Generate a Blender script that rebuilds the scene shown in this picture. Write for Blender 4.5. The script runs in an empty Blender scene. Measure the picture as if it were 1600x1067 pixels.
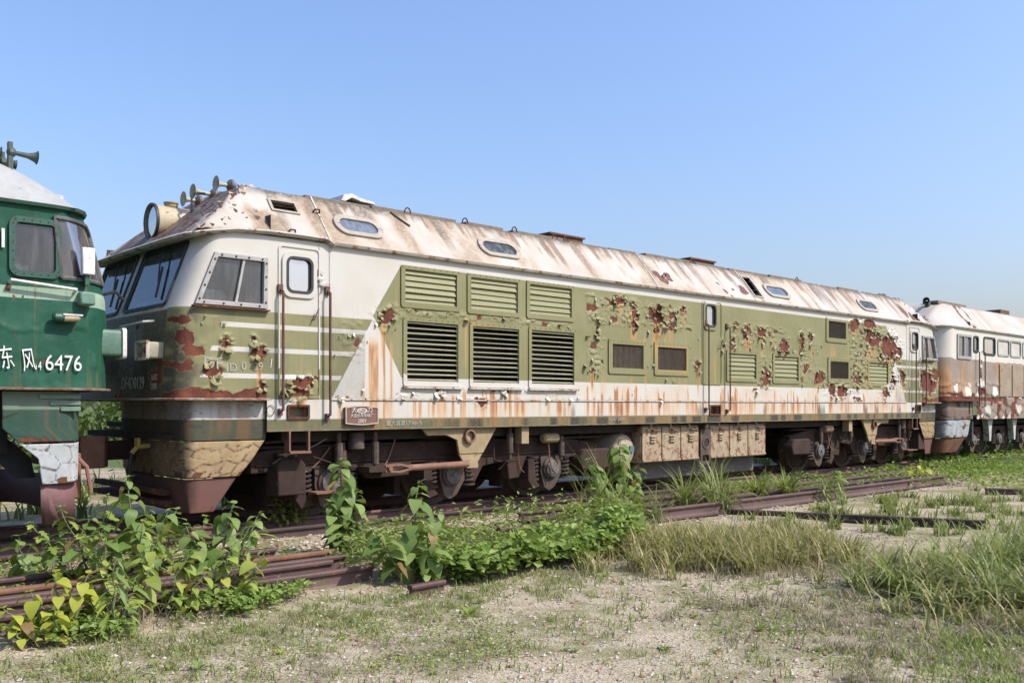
import bpy, math, random
import numpy as np
from mathutils import Vector, Matrix

R = math.radians
random.seed(7)
scene = bpy.context.scene
COL = scene.collection

# ------------------------------------------------------------------ camera
CAM_Y, CAM_Z, YAW = -9.5645, 1.4125, 0.8301      # near side of the train is the plane y = 0, rail top z = 0
cam_d = bpy.data.cameras.new('camera')
cam = bpy.data.objects.new('camera', cam_d)
COL.objects.link(cam)
cam.location = (0, CAM_Y, CAM_Z)
cam.rotation_euler = (R(90), 0, YAW - math.pi / 2)
cam_d.sensor_width = 36
cam_d.lens = 36 * 1435.8 / 1600
cam_d.shift_y = 100.3 / 1600
cam_d.clip_start = 0.05
cam_d.clip_end = 3000
scene.camera = cam

# ------------------------------------------------------------------ sky and sun
SUN_EL, SUN_AZ = R(47), R(150)                   # azimuth clockwise from +y
world = bpy.data.worlds.new('World')
scene.world = world
world.use_nodes = True
wn = world.node_tree
sky = wn.nodes.new('ShaderNodeTexSky')
sky.sky_type = 'NISHITA'
sky.sun_disc = False
sky.sun_elevation = SUN_EL
sky.sun_rotation = SUN_AZ
sky.altitude = 0
sky.air_density = 1.6
sky.dust_density = 3.0
sky.ozone_density = 10.0
tint = wn.nodes.new('ShaderNodeMix'); tint.data_type = 'RGBA'; tint.blend_type = 'MULTIPLY'       # hazy summer sky, a little more lavender than the model's
tint.inputs[0].default_value = 1.0; tint.inputs[7].default_value = (1.16, 1.0, 1.03, 1)
wn.links.new(sky.outputs[0], tint.inputs[6]); wn.links.new(tint.outputs[2], wn.nodes['Background'].inputs[0])
wn.nodes['Background'].inputs[1].default_value = 0.15
sd = bpy.data.lights.new('sun', 'SUN')
sd.energy = 3.55
sd.angle = R(0.53)
sd.color = (1.0, 0.955, 0.83)
sun = bpy.data.objects.new('sun', sd)
COL.objects.link(sun)
sv = Vector((math.sin(SUN_AZ) * math.cos(SUN_EL), math.cos(SUN_AZ) * math.cos(SUN_EL), math.sin(SUN_EL)))
sun.rotation_euler = sv.to_track_quat('Z', 'Y').to_euler()
sun.location = (0, -20, 30)
vs = scene.view_settings
vs.view_transform = 'Standard'
vs.look = 'None'
vs.exposure = 0.63
vs.gamma = 1
vs.use_curve_mapping = False
scene.cycles.use_denoising = True
scene.cycles.max_bounces = 6
scene.cycles.transparent_max_bounces = 10

# ------------------------------------------------------------------ numpy noise
def _hash(i, j, s):
    h = (i.astype(np.int64) * 374761393 + j.astype(np.int64) * 668265263 + s * 974634777) & 0xFFFFFFFF
    h = ((h ^ (h >> 13)) * 1274126177) & 0xFFFFFFFF
    return ((h ^ (h >> 16)) & 0xFFFF) / 65535.0
def vn(x, y, s=0):
    x = np.asarray(x, float); y = np.asarray(y, float)
    i = np.floor(x); j = np.floor(y); fx = x - i; fy = y - j
    fx = fx * fx * (3 - 2 * fx); fy = fy * fy * (3 - 2 * fy)
    a = _hash(i, j, s); b = _hash(i + 1, j, s); c = _hash(i, j + 1, s); d = _hash(i + 1, j + 1, s)
    return (a * (1 - fx) + b * fx) * (1 - fy) + (c * (1 - fx) + d * fx) * fy
def fbm(x, y, s=0, o=4):
    t = 0; a = 0.5; k = 0
    for q in range(o):
        t = t + a * vn(np.asarray(x) * 2 ** q, np.asarray(y) * 2 ** q, s + q * 17); k += a; a *= 0.5
    return t / k
def sstep(a, b, x):
    t = np.clip((x - a) / (b - a), 0, 1)
    return t * t * (3 - 2 * t)
def worley(x, y, s=0):
    x = np.asarray(x, float); y = np.asarray(y, float)
    i0 = np.floor(x); j0 = np.floor(y)
    d1 = np.full(x.shape, 9.0); d2 = d1.copy(); cid = np.zeros(x.shape); sx = d1.copy(); sy = d1.copy()
    for di in (-1, 0, 1):
        for dj in (-1, 0, 1):
            i = i0 + di; j = j0 + dj
            px = i + 0.1 + 0.8 * _hash(i, j, s); py = j + 0.1 + 0.8 * _hash(i, j, s + 5)
            d = np.hypot(x - px, y - py); r = _hash(i, j, s + 9)
            m = d < d1
            d2 = np.where(m, d1, np.minimum(d2, d))
            d1 = np.where(m, d, d1); cid = np.where(m, r, cid); sx = np.where(m, x - px, sx); sy = np.where(m, y - py, sy)
    return d1, d2, cid, sx, sy

# ------------------------------------------------------------------ object helpers
WORLD = {}
def tag(o, label=None, cat=None, group=None, kind=None):
    if label: o['label'] = label
    if cat: o['category'] = cat
    if group: o['group'] = group
    if kind: o['kind'] = kind
    return o
def root(name, loc, label, cat, group=None):
    o = bpy.data.objects.new(name, None)
    COL.objects.link(o)
    o.location = loc
    o.empty_display_size = 0.3
    WORLD[o.name] = Matrix.Translation(loc)
    return tag(o, label, cat, group)
def put(name, me, parent=None, loc=None):
    o = bpy.data.objects.new(name, me)
    COL.objects.link(o)
    if loc is not None: o.location = loc
    if parent is not None:
        o.parent = parent
        o.matrix_parent_inverse = WORLD.get(parent.name, Matrix()).inverted()
    if loc is not None: WORLD[o.name] = Matrix.Translation(loc)
    return o
def sharp(me, ang=35):
    me.polygons.foreach_set('use_smooth', np.ones(len(me.polygons), bool))
    me.set_sharp_from_angle(angle=R(ang))

class MB:
    def __init__(s): s.v = []; s.f = []
    def quad(s, *p):
        n = len(s.v); s.v += [tuple(q) for q in p]; s.f.append(tuple(range(n, n + len(p)))); return s
    def box(s, x0, x1, y0, y1, z0, z1):
        n = len(s.v)
        s.v += [(x, y, z) for z in (z0, z1) for y in (y0, y1) for x in (x0, x1)]
        s.f += [tuple(n + k for k in q) for q in ((0, 2, 3, 1), (4, 5, 7, 6), (0, 1, 5, 4), (2, 6, 7, 3), (0, 4, 6, 2), (1, 3, 7, 5))]
        return s
    def obox(s, c, size, rot):
        n = len(s.v); c = Vector(c)
        for z in (-.5, .5):
            for y in (-.5, .5):
                for x in (-.5, .5):
                    s.v.append(tuple(c + rot @ Vector((x * size[0], y * size[1], z * size[2]))))
        s.f += [tuple(n + k for k in q) for q in ((0, 2, 3, 1), (4, 5, 7, 6), (0, 1, 5, 4), (2, 6, 7, 3), (0, 4, 6, 2), (1, 3, 7, 5))]
        return s
    def ring(s, c, ax, r, n):
        ax = Vector(ax).normalized(); u = ax.orthogonal().normalized(); w = ax.cross(u); b = len(s.v); c = Vector(c)
        for k in range(n):
            a = 2 * math.pi * k / n
            s.v.append(tuple(c + (u * math.cos(a) + w * math.sin(a)) * r))
        return b
    def lathe(s, c, ax, prof, n=14, caps=True):
        c = Vector(c); ax = Vector(ax).normalized(); bs = [s.ring(c + ax * t, ax, max(r, 1e-4), n) for t, r in prof]
        for a, b in zip(bs, bs[1:]):
            for k in range(n): s.f.append((a + k, a + (k + 1) % n, b + (k + 1) % n, b + k))
        if caps:
            s.f.append(tuple(reversed(range(bs[0], bs[0] + n)))); s.f.append(tuple(range(bs[-1], bs[-1] + n)))
        return s
    def cyl(s, p0, p1, r0, r1=None, n=12):
        p0 = Vector(p0); p1 = Vector(p1)
        return s.lathe(p0, p1 - p0, [(0, r0), ((p1 - p0).length, r0 if r1 is None else r1)], n)
    def tube(s, pts, r, n=6):
        pts = [Vector(p) for p in pts]; rs = r if isinstance(r, (list, tuple)) else [r] * len(pts); bs = []
        u = None
        for k, p in enumerate(pts):
            t = (pts[min(k + 1, len(pts) - 1)] - pts[max(k - 1, 0)]).normalized()
            u = t.orthogonal().normalized() if u is None else (u - t * u.dot(t)).normalized()
            w = t.cross(u); bs.append(len(s.v))
            for q in range(n):
                a = 2 * math.pi * q / n
                s.v.append(tuple(p + (u * math.cos(a) + w * math.sin(a)) * rs[k]))
        for a, b in zip(bs, bs[1:]):
            for k in range(n): s.f.append((a + k, a + (k + 1) % n, b + (k + 1) % n, b + k))
        s.f.append(tuple(reversed(range(bs[0], bs[0] + n)))); s.f.append(tuple(range(bs[-1], bs[-1] + n)))
        return s
    def prism(s, poly, a0, a1, plane='xz'):
        n = len(poly); b = len(s.v)
        def P(p, a): return (p[0], a, p[1]) if plane == 'xz' else ((a, p[0], p[1]) if plane == 'yz' else (p[0], p[1], a))
        s.v += [P(p, a0) for p in poly] + [P(p, a1) for p in poly]
        s.f.append(tuple(range(b, b + n))); s.f.append(tuple(reversed(range(b + n, b + 2 * n))))
        for k in range(n): s.f.append((b + k, b + n + k, b + n + (k + 1) % n, b + (k + 1) % n))
        return s
    def frame(s, outer, inner, y0, y1):
        """ring between two matching outlines in the xz plane, y0 (outside) to y1"""
        n = len(outer); b = len(s.v)
        for pl, y in ((outer, y0), (inner, y0), (inner, y1), (outer, y1)):
            s.v += [(p[0], y, p[1]) for p in pl]
        for k in range(n):
            q = (k + 1) % n
            for i in range(4):
                j = (i + 1) % 4
                s.f.append((b + i * n + k, b + i * n + q, b + j * n + q, b + j * n + k))
        return s
    def spring(s, c, h, r, wire, turns=5, n=5):
        pts = [(c[0] + r * math.cos(2 * math.pi * t), c[1] + r * math.sin(2 * math.pi * t), c[2] + h * t / turns) for t in np.linspace(0, turns, turns * 10)]
        return s.tube(pts, wire, n)
    def xform(s, fn): s.v = [tuple(fn(p)) for p in s.v]; return s
    def mesh(s, name, m=None, ang=35, fix=True):
        me = bpy.data.meshes.new(name)
        me.from_pydata(s.v, [], s.f)
        if fix:
            import bmesh
            bm = bmesh.new(); bm.from_mesh(me); bmesh.ops.recalc_face_normals(bm, faces=bm.faces[:]); bm.to_mesh(me); bm.free()
        me.update()
        sharp(me, ang)
        if m: me.materials.append(m)
        return me
    def build(s, name, m, parent=None, ang=35, bevel=0, loc=None, fields=None):
        me = s.mesh(name, m, ang)
        if fields: fields(me)
        o = put(name, me, parent, loc)
        if bevel:
            b = o.modifiers.new('bevel', 'BEVEL'); b.width = bevel; b.segments = 2; b.limit_method = 'ANGLE'; b.angle_limit = R(40)
        return o

def rrect(x0, x1, z0, z1, r, n=5):
    out = []
    for cx, cz, a in ((x1 - r, z1 - r, 0), (x0 + r, z1 - r, 90), (x0 + r, z0 + r, 180), (x1 - r, z0 + r, 270)):
        for k in range(n + 1):
            t = R(a + 90 * k / n); out.append((cx + r * math.cos(t), cz + r * math.sin(t)))
    return out
def grid_mesh(name, P, keep=None, attrs=None, m=None, smooth=True):
    n, k = P.shape[:2]
    me = bpy.data.meshes.new(name)
    me.vertices.add(n * k)
    me.vertices.foreach_set('co', P.reshape(-1).astype(np.float32))
    i, j = np.meshgrid(np.arange(n - 1), np.arange(k - 1), indexing='ij')
    q = np.stack([i * k + j, (i + 1) * k + j, (i + 1) * k + j + 1, i * k + j + 1], -1).reshape(-1, 4)
    if keep is not None: q = q[keep.reshape(-1)]
    me.loops.add(q.size)
    me.loops.foreach_set('vertex_index', q.reshape(-1).astype(np.int32))
    me.polygons.add(len(q))
    me.polygons.foreach_set('loop_start', np.arange(0, q.size, 4, dtype=np.int32))
    me.polygons.foreach_set('loop_total', np.full(len(q), 4, np.int32))
    me.update(calc_edges=True)
    me.validate()
    me.polygons.foreach_set('use_smooth', np.full(len(me.polygons), smooth))
    for a, val in (attrs or {}).items(): set_attr(me, a, val)
    if m: me.materials.append(m)
    return me
def set_attr(me, a, val):
    at = me.attributes.new(a, 'FLOAT', 'POINT')
    at.data.foreach_set('value', np.asarray(val, np.float32).reshape(-1))
def vco(me):
    c = np.empty(len(me.vertices) * 3, np.float32); me.vertices.foreach_get('co', c); return c.reshape(-1, 3).astype(float)

# ------------------------------------------------------------------ materials
class NT:
    def __init__(s, name):
        s.m = bpy.data.materials.new(name); s.m.use_nodes = True; s.t = s.m.node_tree
        s.b = s.t.nodes['Principled BSDF']; s.out = s.t.nodes['Material Output']
    def n(s, typ, **kw):
        nd = s.t.nodes.new('ShaderNode' + typ)
        for k, v in kw.items(): setattr(nd, k, v)
        return nd
    def set(s, sock, v):
        if hasattr(v, 'is_linked') or hasattr(v, 'links'): s.t.links.new(v, sock)
        else: sock.default_value = v if not isinstance(v, tuple) or len(v) != 3 or sock.type == 'VECTOR' else (*v, 1)
    def attr(s, a): return s.n('Attribute', attribute_name=a).outputs['Fac']
    def coord(s, which='Object'): return s.n('TexCoord').outputs[which]
    def noise(s, vec, scale, detail=4, rough=0.55, which='Fac', stretch=None):
        if stretch:
            mp = s.n('Mapping'); s.t.links.new(vec, mp.inputs[0]); mp.inputs['Scale'].default_value = stretch; vec = mp.outputs[0]
        nd = s.n('TexNoise'); s.t.links.new(vec, nd.inputs['Vector'])
        nd.inputs['Scale'].default_value = scale; nd.inputs['Detail'].default_value = detail; nd.inputs['Roughness'].default_value = rough
        return nd.outputs[which]
    def ramp(s, fac, a, b, c0=0.0, c1=1.0):
        nd = s.n('MapRange'); nd.interpolation_type = 'SMOOTHSTEP'; s.set(nd.inputs[0], fac)
        for k, v in zip((1, 2, 3, 4), (a, b, c0, c1)): nd.inputs[k].default_value = v
        return nd.outputs[0]
    def mix(s, fac, a, b, mode='MIX'):
        nd = s.n('Mix', data_type='RGBA', blend_type=mode)
        s.set(nd.inputs[0], fac); s.set(nd.inputs[6], a); s.set(nd.inputs[7], b)
        return nd.outputs[2]
    def math(s, op, a, b=0.0, c=None):
        nd = s.n('Math', operation=op); s.set(nd.inputs[0], a); s.set(nd.inputs[1], b)
        if c is not None: s.set(nd.inputs[2], c)
        return nd.outputs[0]
    def bump(s, h, strength=0.3, dist=0.01):
        nd = s.n('Bump'); nd.inputs['Strength'].default_value = strength; nd.inputs['Distance'].default_value = dist
        s.t.links.new(h, nd.inputs['Height']); s.t.links.new(nd.outputs[0], s.b.inputs['Normal'])
    def fin(s, col, rough=0.6, metal=0.0, spec=None):
        s.set(s.b.inputs['Base Color'], col); s.set(s.b.inputs['Roughness'], rough); s.set(s.b.inputs['Metallic'], metal)
        if spec is not None: s.b.inputs['Specular IOR Level'].default_value = spec
        return s.m

RUST_D, RUST_M, RUST_L = (0.055, 0.022, 0.014), (0.115, 0.042, 0.022), (0.26, 0.115, 0.05)
def rusty(name, c0, c1, scale=5, rust=0.0, rough=0.7, bump=0.25, metal=0.0, rs=7):
    """weathered painted or bare surface: two tones of the paint, rust breaking through"""
    t = NT(name); co = t.coord()
    a = t.noise(co, scale, 6, 0.6); f = t.noise(co, scale * 9, 5, 0.65)
    col = t.mix(t.ramp(a, 0.3, 0.7), c0, c1)
    col = t.mix(t.ramp(f, 0.35, 0.8, 0, 0.35), col, tuple(x * 0.55 for x in c0))
    rn = t.noise(co, rs, 8, 0.7)
    rc = t.mix(t.ramp(f, 0.3, 0.7), RUST_M, RUST_L)
    if rust > 0: col = t.mix(t.ramp(rn, 0.66 - rust * 0.32, 0.70 - rust * 0.30), col, rc)
    t.bump(t.math('ADD', f, t.math('MULTIPLY', rn, 0.6)), bump, 0.012)
    return t.fin(col, rough, metal)
def plain(name, c, rough=0.5, metal=0.0):
    t = NT(name); a = t.noise(t.coord(), 14, 4)
    return t.fin(t.mix(t.ramp(a, .3, .75), c, tuple(x * .72 for x in c)), rough, metal)
def glass(name, tint, refl, dust=0.15, dcol=(.42, .43, .42)):
    t = NT(name); t.t.nodes.remove(t.b)
    tr = t.n('BsdfTransparent'); tr.inputs[0].default_value = (*tint, 1)
    gl = t.n('BsdfGlossy'); gl.inputs['Roughness'].default_value = 0.06
    df = t.n('BsdfDiffuse'); df.inputs[0].default_value = (*dcol, 1)
    fr = t.n('LayerWeight'); fr.inputs[0].default_value = 0.35
    mx = t.n('MixShader'); t.set(mx.inputs[0], t.math('ADD', t.math('MULTIPLY', fr.outputs['Fresnel'], 0.4), refl))
    t.t.links.new(tr.outputs[0], mx.inputs[1]); t.t.links.new(gl.outputs[0], mx.inputs[2])
    m2 = t.n('MixShader'); co = t.coord()
    t.set(m2.inputs[0], t.ramp(t.noise(co, 3, 6, .6, stretch=(4, 4, .7)), .35, .8, dust * .35, dust * 1.6))
    t.t.links.new(mx.outputs[0], m2.inputs[1]); t.t.links.new(df.outputs[0], m2.inputs[2])
    t.t.links.new(m2.outputs[0], t.out.inputs[0])
    return t.m

def wall_material(name, white, olive, wfade, ofade):
    """two paint colours split by the 'zone' field, rust runs by 'streak', bare metal by 'rust', dirt and painted front shade by 'grime'"""
    t = NT(name); co = t.coord()
    big = t.noise(co, 1.3, 5, 0.6); fine = t.noise(co, 26, 5, 0.65); runs = t.noise(co, 6, 5, 0.6, stretch=(5, 5, 0.35))
    zone = t.math('ADD', t.attr('zone'), t.math('MULTIPLY_ADD', fine, 0.006, -0.003))
    w = t.mix(t.ramp(big, 0.35, 0.7), white, wfade); w = t.mix(t.ramp(runs, 0.55, 0.85, 0, 0.35), w, tuple(x * .62 for x in wfade))
    o = t.mix(t.ramp(big, 0.35, 0.65), olive, ofade); o = t.mix(t.ramp(runs, 0.45, 0.8, 0, 0.45), o, tuple(x * .68 for x in olive))
    col = t.mix(t.ramp(zone, -0.003, 0.003), w, o)
    st = t.math('MULTIPLY', t.attr('streak'), t.ramp(runs, 0.15, 0.6, 0.35, 1.1))
    col = t.mix(t.ramp(st, 0.03, 0.85, 0, 0.88), col, t.mix(t.ramp(st, 0.35, 1.0), (0.50, 0.255, 0.075), (0.25, 0.09, 0.025)))
    gr = t.math('MULTIPLY', t.attr('grime_shade'), t.ramp(fine, 0.2, 0.6, 0.55, 1.0))
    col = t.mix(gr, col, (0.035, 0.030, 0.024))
    rn = t.noise(co, 9, 8, 0.7)
    rf = t.math('ADD', t.attr('rust'), t.math('MULTIPLY_ADD', rn, 0.5, -0.25))
    rc = t.mix(t.ramp(t.noise(co, 5, 6, .65), .35, .7), (0.075, 0.020, 0.012), (0.155, 0.048, 0.024)); rc = t.mix(t.ramp(fine, .5, .8, 0, .28), rc, RUST_L)
    col = t.mix(t.ramp(rf, 0.0, 0.03), t.mix(t.ramp(rf, -0.22, 0.0, 0, 0.4), col, tuple(min(1, x * 1.1) for x in ofade)), rc)
    t.bump(t.math('ADD', t.math('MULTIPLY', fine, 0.5), t.math('MULTIPLY', t.ramp(rf, 0.03, -0.02), 0.9)), 0.35, 0.008)
    return t.fin(col, t.ramp(rf, -0.02, 0.03, 0.52, 0.85), 0.0, 0.35)
# ------------------------------------------------------------------ lettering shapes (built-in font, turned into flat meshes)
def letters(body, size, ext=0.0):
    c = bpy.data.curves.new('lettering', 'FONT'); c.body = body; c.size = size; c.extrude = ext; c.resolution_u = 3
    c.align_x = 'CENTER'; c.align_y = 'CENTER'
    o = bpy.data.objects.new('lettering', c); COL.objects.link(o)
    me = bpy.data.meshes.new_from_object(o.evaluated_get(bpy.context.evaluated_depsgraph_get()))
    bpy.data.objects.remove(o); bpy.data.curves.remove(c)
    me.name = 'lettering'
    return me
TXT = {k: letters(*a) for k, a in {
    'num': ('6476', 0.215, 0.002), 'four': ('4', 0.12, 0.002), 'dong': ('东', 0.24, 0.002), 'feng': ('风', 0.24, 0.002), 'I': ('I', 0.26, 0.002),
    'front': ('DF4D0129', 0.20, 0.002), 'df': ('DF', 0.185, 0.001), 'fd': ('4D', 0.13, 0.001), 'side2': ('0  29', 0.13, 0.001), 'sl': ('1', 0.15, 0.001),
    'speed': ('最大速度170km/h', 0.075, 0.001), 'plate1': ('大      力', 0.085, 0.003), 'plate2': ('大连机车车辆厂', 0.048, 0.003), 'plate3': ('2001', 0.065, 0.003),
    'sill': ('B5247 50001', 0.075, 0.001), 'cabsill': ('D.L.SM', 0.055, 0.001), 'frontsmall': ('16/02', 0.10, 0.001), 'frontsmall2': ('SY/02', 0.10, 0.001)}.items()}
def write(key, m, parent, loc, rot=(R(90), 0, 0), sc=(1, 1, 1)):
    me = TXT[key]
    if not me.materials: me.materials.append(m)
    o = bpy.data.objects.new('lettering', me); COL.objects.link(o)
    o.location = loc; o.rotation_euler = rot; o.scale = sc
    o.parent = parent; o.matrix_parent_inverse = WORLD.get(parent.name, Matrix()).inverted()
    return o

# ------------------------------------------------------------------ ground
def gz(x, y):
    x = np.asarray(x, float); y = np.asarray(y, float)
    z = -0.27 + 0.05 * sstep(-2.9, -2.2, y) + 0.055 * sstep(-0.6, 0.5, y) - 0.07 * sstep(3.0, 4.2, y)
    near = np.exp(-((x - 8) / 30) ** 2)
    z = z + 0.06 * (fbm(x * 0.35, y * 0.35, 3) - 0.5) * near + 0.022 * (fbm(x * 2.3, y * 2.3, 8) - 0.5) * near
    return z
def axis(lo, hi, step, far_lo, far_hi, g=1.22):
    c = list(np.arange(lo, hi + 1e-6, step)); a = []; d = step; p = lo
    while p > far_lo: d *= g; p -= d; a.append(p)
    b = []; d = step; p = c[-1]
    while p < far_hi: d *= g; p += d; b.append(p)
    return np.array(a[::-1] + c + b)
gx = axis(0.5, 21, 0.07, -500, 1500); gy = axis(-8.5, 3.5, 0.07, -500, 1500)
GX, GY = np.meshgrid(gx, gy, indexing='ij')
t = NT('sandy_gravel_ground'); co = t.coord()
n1 = t.noise(co, 0.55, 6, .62); n2 = t.noise(co, 3.2, 6, .65); n3 = t.noise(co, 40, 4, .7)
vo = t.n('TexVoronoi'); t.t.links.new(co, vo.inputs['Vector']); vo.inputs['Scale'].default_value = 62
sand = t.mix(t.ramp(n2, .3, .7), (.325, .27, .175), (.24, .20, .13))
sand = t.mix(t.ramp(n3, .35, .75), sand, (.43, .37, .265))
sepv = t.n('SeparateColor'); t.t.links.new(vo.outputs['Color'], sepv.inputs[0])
sand = t.mix(t.ramp(sepv.outputs[0], .55, 1.0, 0, .7), sand, (.44, .40, .34)); sand = t.mix(t.ramp(sepv.outputs[1], .72, 1.0, 0, .7), sand, (.22, .13, .085))
dirt = t.mix(t.ramp(n3, .3, .7), (.19, .155, .11), (.26, .215, .155))
col = t.mix(t.ramp(n1, .50, .64), sand, dirt)
moss = t.math('MULTIPLY', t.ramp(t.noise(co, 1.1, 6, .65), .43, .60), t.ramp(n2, .30, .58))
col = t.mix(t.math('MULTIPLY', moss, .8), col, t.mix(n3, (.10, .115, .035), (.17, .16, .06)))
far = t.math('ADD', t.attr('far'), t.math('MULTIPLY_ADD', n1, .6, -.3))
col = t.mix(t.ramp(far, .35, .65), col, t.mix(n3, (.05, .085, .02), (.11, .13, .045)))
t.bump(t.math('ADD', t.math('MULTIPLY', n3, .6), vo.outputs['Distance']), .55, .015)
GROUND = t.fin(col, .92, 0, .2)
farA = np.clip(sstep(19, 27, GX) + sstep(11, 20, GY) + sstep(-12, -20, GY), 0, 1)
ground = put('ground', grid_mesh('ground', np.stack([GX, GY, gz(GX, GY)], -1), None, {'far': farA}, GROUND))
tag(ground, 'sandy gravel yard with moss and dirt patches', None, None, 'structure')

# ------------------------------------------------------------------ stones
def stones(name, n, xy, size, m, label, seed):
    rg = np.random.default_rng(seed)
    x, y = xy(rg, n)
    n = len(x)
    s = size[0] + (size[1] - size[0]) * rg.random(n) ** 2.2
    base = np.array([(1, 0, 0), (-1, 0, 0), (0, 1, 0), (0, -1, 0), (0, 0, 1), (0, 0, -1)], float)
    V = base[None] * (0.65 + 0.6 * rg.random((n, 6, 1))) + 0.22 * (rg.random((n, 6, 3)) - .5)
    V[..., 2] *= 0.62
    a = rg.random(n) * 6.28; ca, sa = np.cos(a)[:, None], np.sin(a)[:, None]
    V = np.stack([V[..., 0] * ca - V[..., 1] * sa, V[..., 0] * sa + V[..., 1] * ca, V[..., 2]], -1) * s[:, None, None]
    V += np.stack([x, y, gz(x, y) + s * 0.18], -1)[:, None]
    tri = np.array([(0, 2, 4), (2, 1, 4), (1, 3, 4), (3, 0, 4), (2, 0, 5), (1, 2, 5), (3, 1, 5), (0, 3, 5)])
    F = (tri[None] + (np.arange(n) * 6)[:, None, None]).reshape(-1, 3)
    me = tri_mesh(name, V.reshape(-1, 3), F, {'tint': np.repeat(rg.random(n), 6)}, m)
    return tag(put(name, me), label, 'gravel', None, 'stuff')
def tri_mesh(name, V, F, attrs=None, m=None, smooth=False):
    me = bpy.data.meshes.new(name)
    k = F.shape[1]
    me.vertices.add(len(V)); me.vertices.foreach_set('co', V.reshape(-1).astype(np.float32))
    me.loops.add(F.size); me.loops.foreach_set('vertex_index', F.reshape(-1).astype(np.int32))
    me.polygons.add(len(F)); me.polygons.foreach_set('loop_start', np.arange(0, F.size, k, dtype=np.int32)); me.polygons.foreach_set('loop_total', np.full(len(F), k, np.int32))
    me.update(calc_edges=True)
    me.polygons.foreach_set('use_smooth', np.full(len(F), smooth))
    for a, v in (attrs or {}).items(): set_attr(me, a, v)
    if m: me.materials.append(m)
    return me
t = NT('stone'); co = t.coord(); ti = t.attr('tint')
c = t.mix(t.ramp(ti, 0, .55), (.30, .25, .19), (.45, .39, .32)); c = t.mix(t.ramp(ti, .55, .75), c, (.24, .13, .085)); c = t.mix(t.ramp(ti, .85, 1), c, (.50, .46, .41))
c = t.mix(t.ramp(t.noise(co, 30, 4), .4, .8, 0, .5), c, (.14, .10, .08))
STONE = t.fin(c, .85, 0, .25)
stones('gravel', 15000, lambda r, n: (1 + 11 * r.random(n), -8.3 + 6.2 * r.random(n)), (.007, .026), STONE, 'loose pebbles scattered over the sandy yard', 1)
stones('ballast', 9000, lambda r, n: (-1 + 24 * r.random(n) ** 1.2, -2.0 + 5.2 * r.random(n)), (.016, .048), STONE, 'grey and tan track ballast around the rails', 2)
stones('ballast', 5000, lambda r, n: (1 + 13 * r.random(n), np.where(r.random(n) < .6, .62 + .12 * r.normal(size=n), -.15 + .3 * r.normal(size=n))), (.018, .042), STONE, 'pale stones lying along the near rail', 5)

# ------------------------------------------------------------------ rails and sleepers
RAIL = rusty('rail_rust', (.060, .030, .026), (.095, .049, .040), 2.5, .12, .62, .3)
RAIL_O = rusty('rail_orange_rust', (.13, .057, .032), (.20, .10, .06), 3, .3, .8, .4)
RAIL_D = rusty('rail_dark_rust', (.032, .017, .015), (.062, .032, .027), 3, .1, .7, .3)
RAIL_T = rusty('running_rail_rust', (.125, .064, .055), (.175, .09, .076), 2.5, .06, .6, .3)
SLEEPER = rusty('sleeper_wood', (.10, .075, .055), (.17, .13, .10), 6, .1, .9, .5)
RPROF = [(-.075, 0), (.075, 0), (.075, .012), (.02, .03), (.0085, .05), (.0085, .128), (.034, .138), (.0365, .150), (.0365, .168), (.028, .176), (-.028, .176), (-.0365, .168), (-.0365, .150), (-.034, .138), (-.0085, .128), (-.0085, .05), (-.02, .03), (-.075, .012)]
def rail_mesh(L, m, sag=0.0, prof=RPROF):
    b = MB(); n = max(2, int(L / .8)); k = len(prof)
    for i in range(n + 1):
        x = L * i / n; w = sag * math.sin(i * .55)
        b.v += [(x, p[0] + w, p[1]) for p in prof]
    for i in range(n):
        for j in range(k):
            b.f.append((i * k + j, i * k + (j + 1) % k, (i + 1) * k + (j + 1) % k, (i + 1) * k + j))
    b.f.append(tuple(range(k))); b.f.append(tuple(reversed(range(n * k, n * k + k))))
    return b.mesh('rail', m, 50)
def loose_rail(x, y, z, L, label, m, yaw=0, roll=0, sag=.012, pitch=0):
    o = put('loose_rail', rail_mesh(L, m, sag), None, (x, y, z))
    o.rotation_euler = (R(roll), R(-pitch), R(yaw))
    return tag(o, label, 'rail', 'discarded rails beside the track')
trk = root('railway_track', (12, 1.65, -.17), 'rusty railway track under the three parked locomotives', 'railway track')
for y in (.8965, 2.4035):
    for x0 in (-12, .5, 13.0, 25.5, 38.0):
        me = rail_mesh(12.49, RAIL_T); o = put('rail', me, trk, (x0, y, -.176)); WORLD[o.name] = Matrix()
sl = MB().box(-.11, .11, -1.25, 1.25, -.12, 0).mesh('sleeper', SLEEPER)
for k in range(70):
    put('sleeper', sl, trk, (-3 + k * .6, 1.65 + random.uniform(-.03, .03), -.178))
jt = MB().box(-.4, .4, -.03, -.01, .03, .13)
for q in range(4): jt.cyl((-.3 + q * .2, -.055, .08), (-.3 + q * .2, -.03, .08), .017, n=6)
jt = jt.mesh('joint_bar', RAIL_D)
for x0 in (.49, 12.99, 25.49): put('joint_bar', jt, trk, (x0, .8965, -.176))

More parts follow.
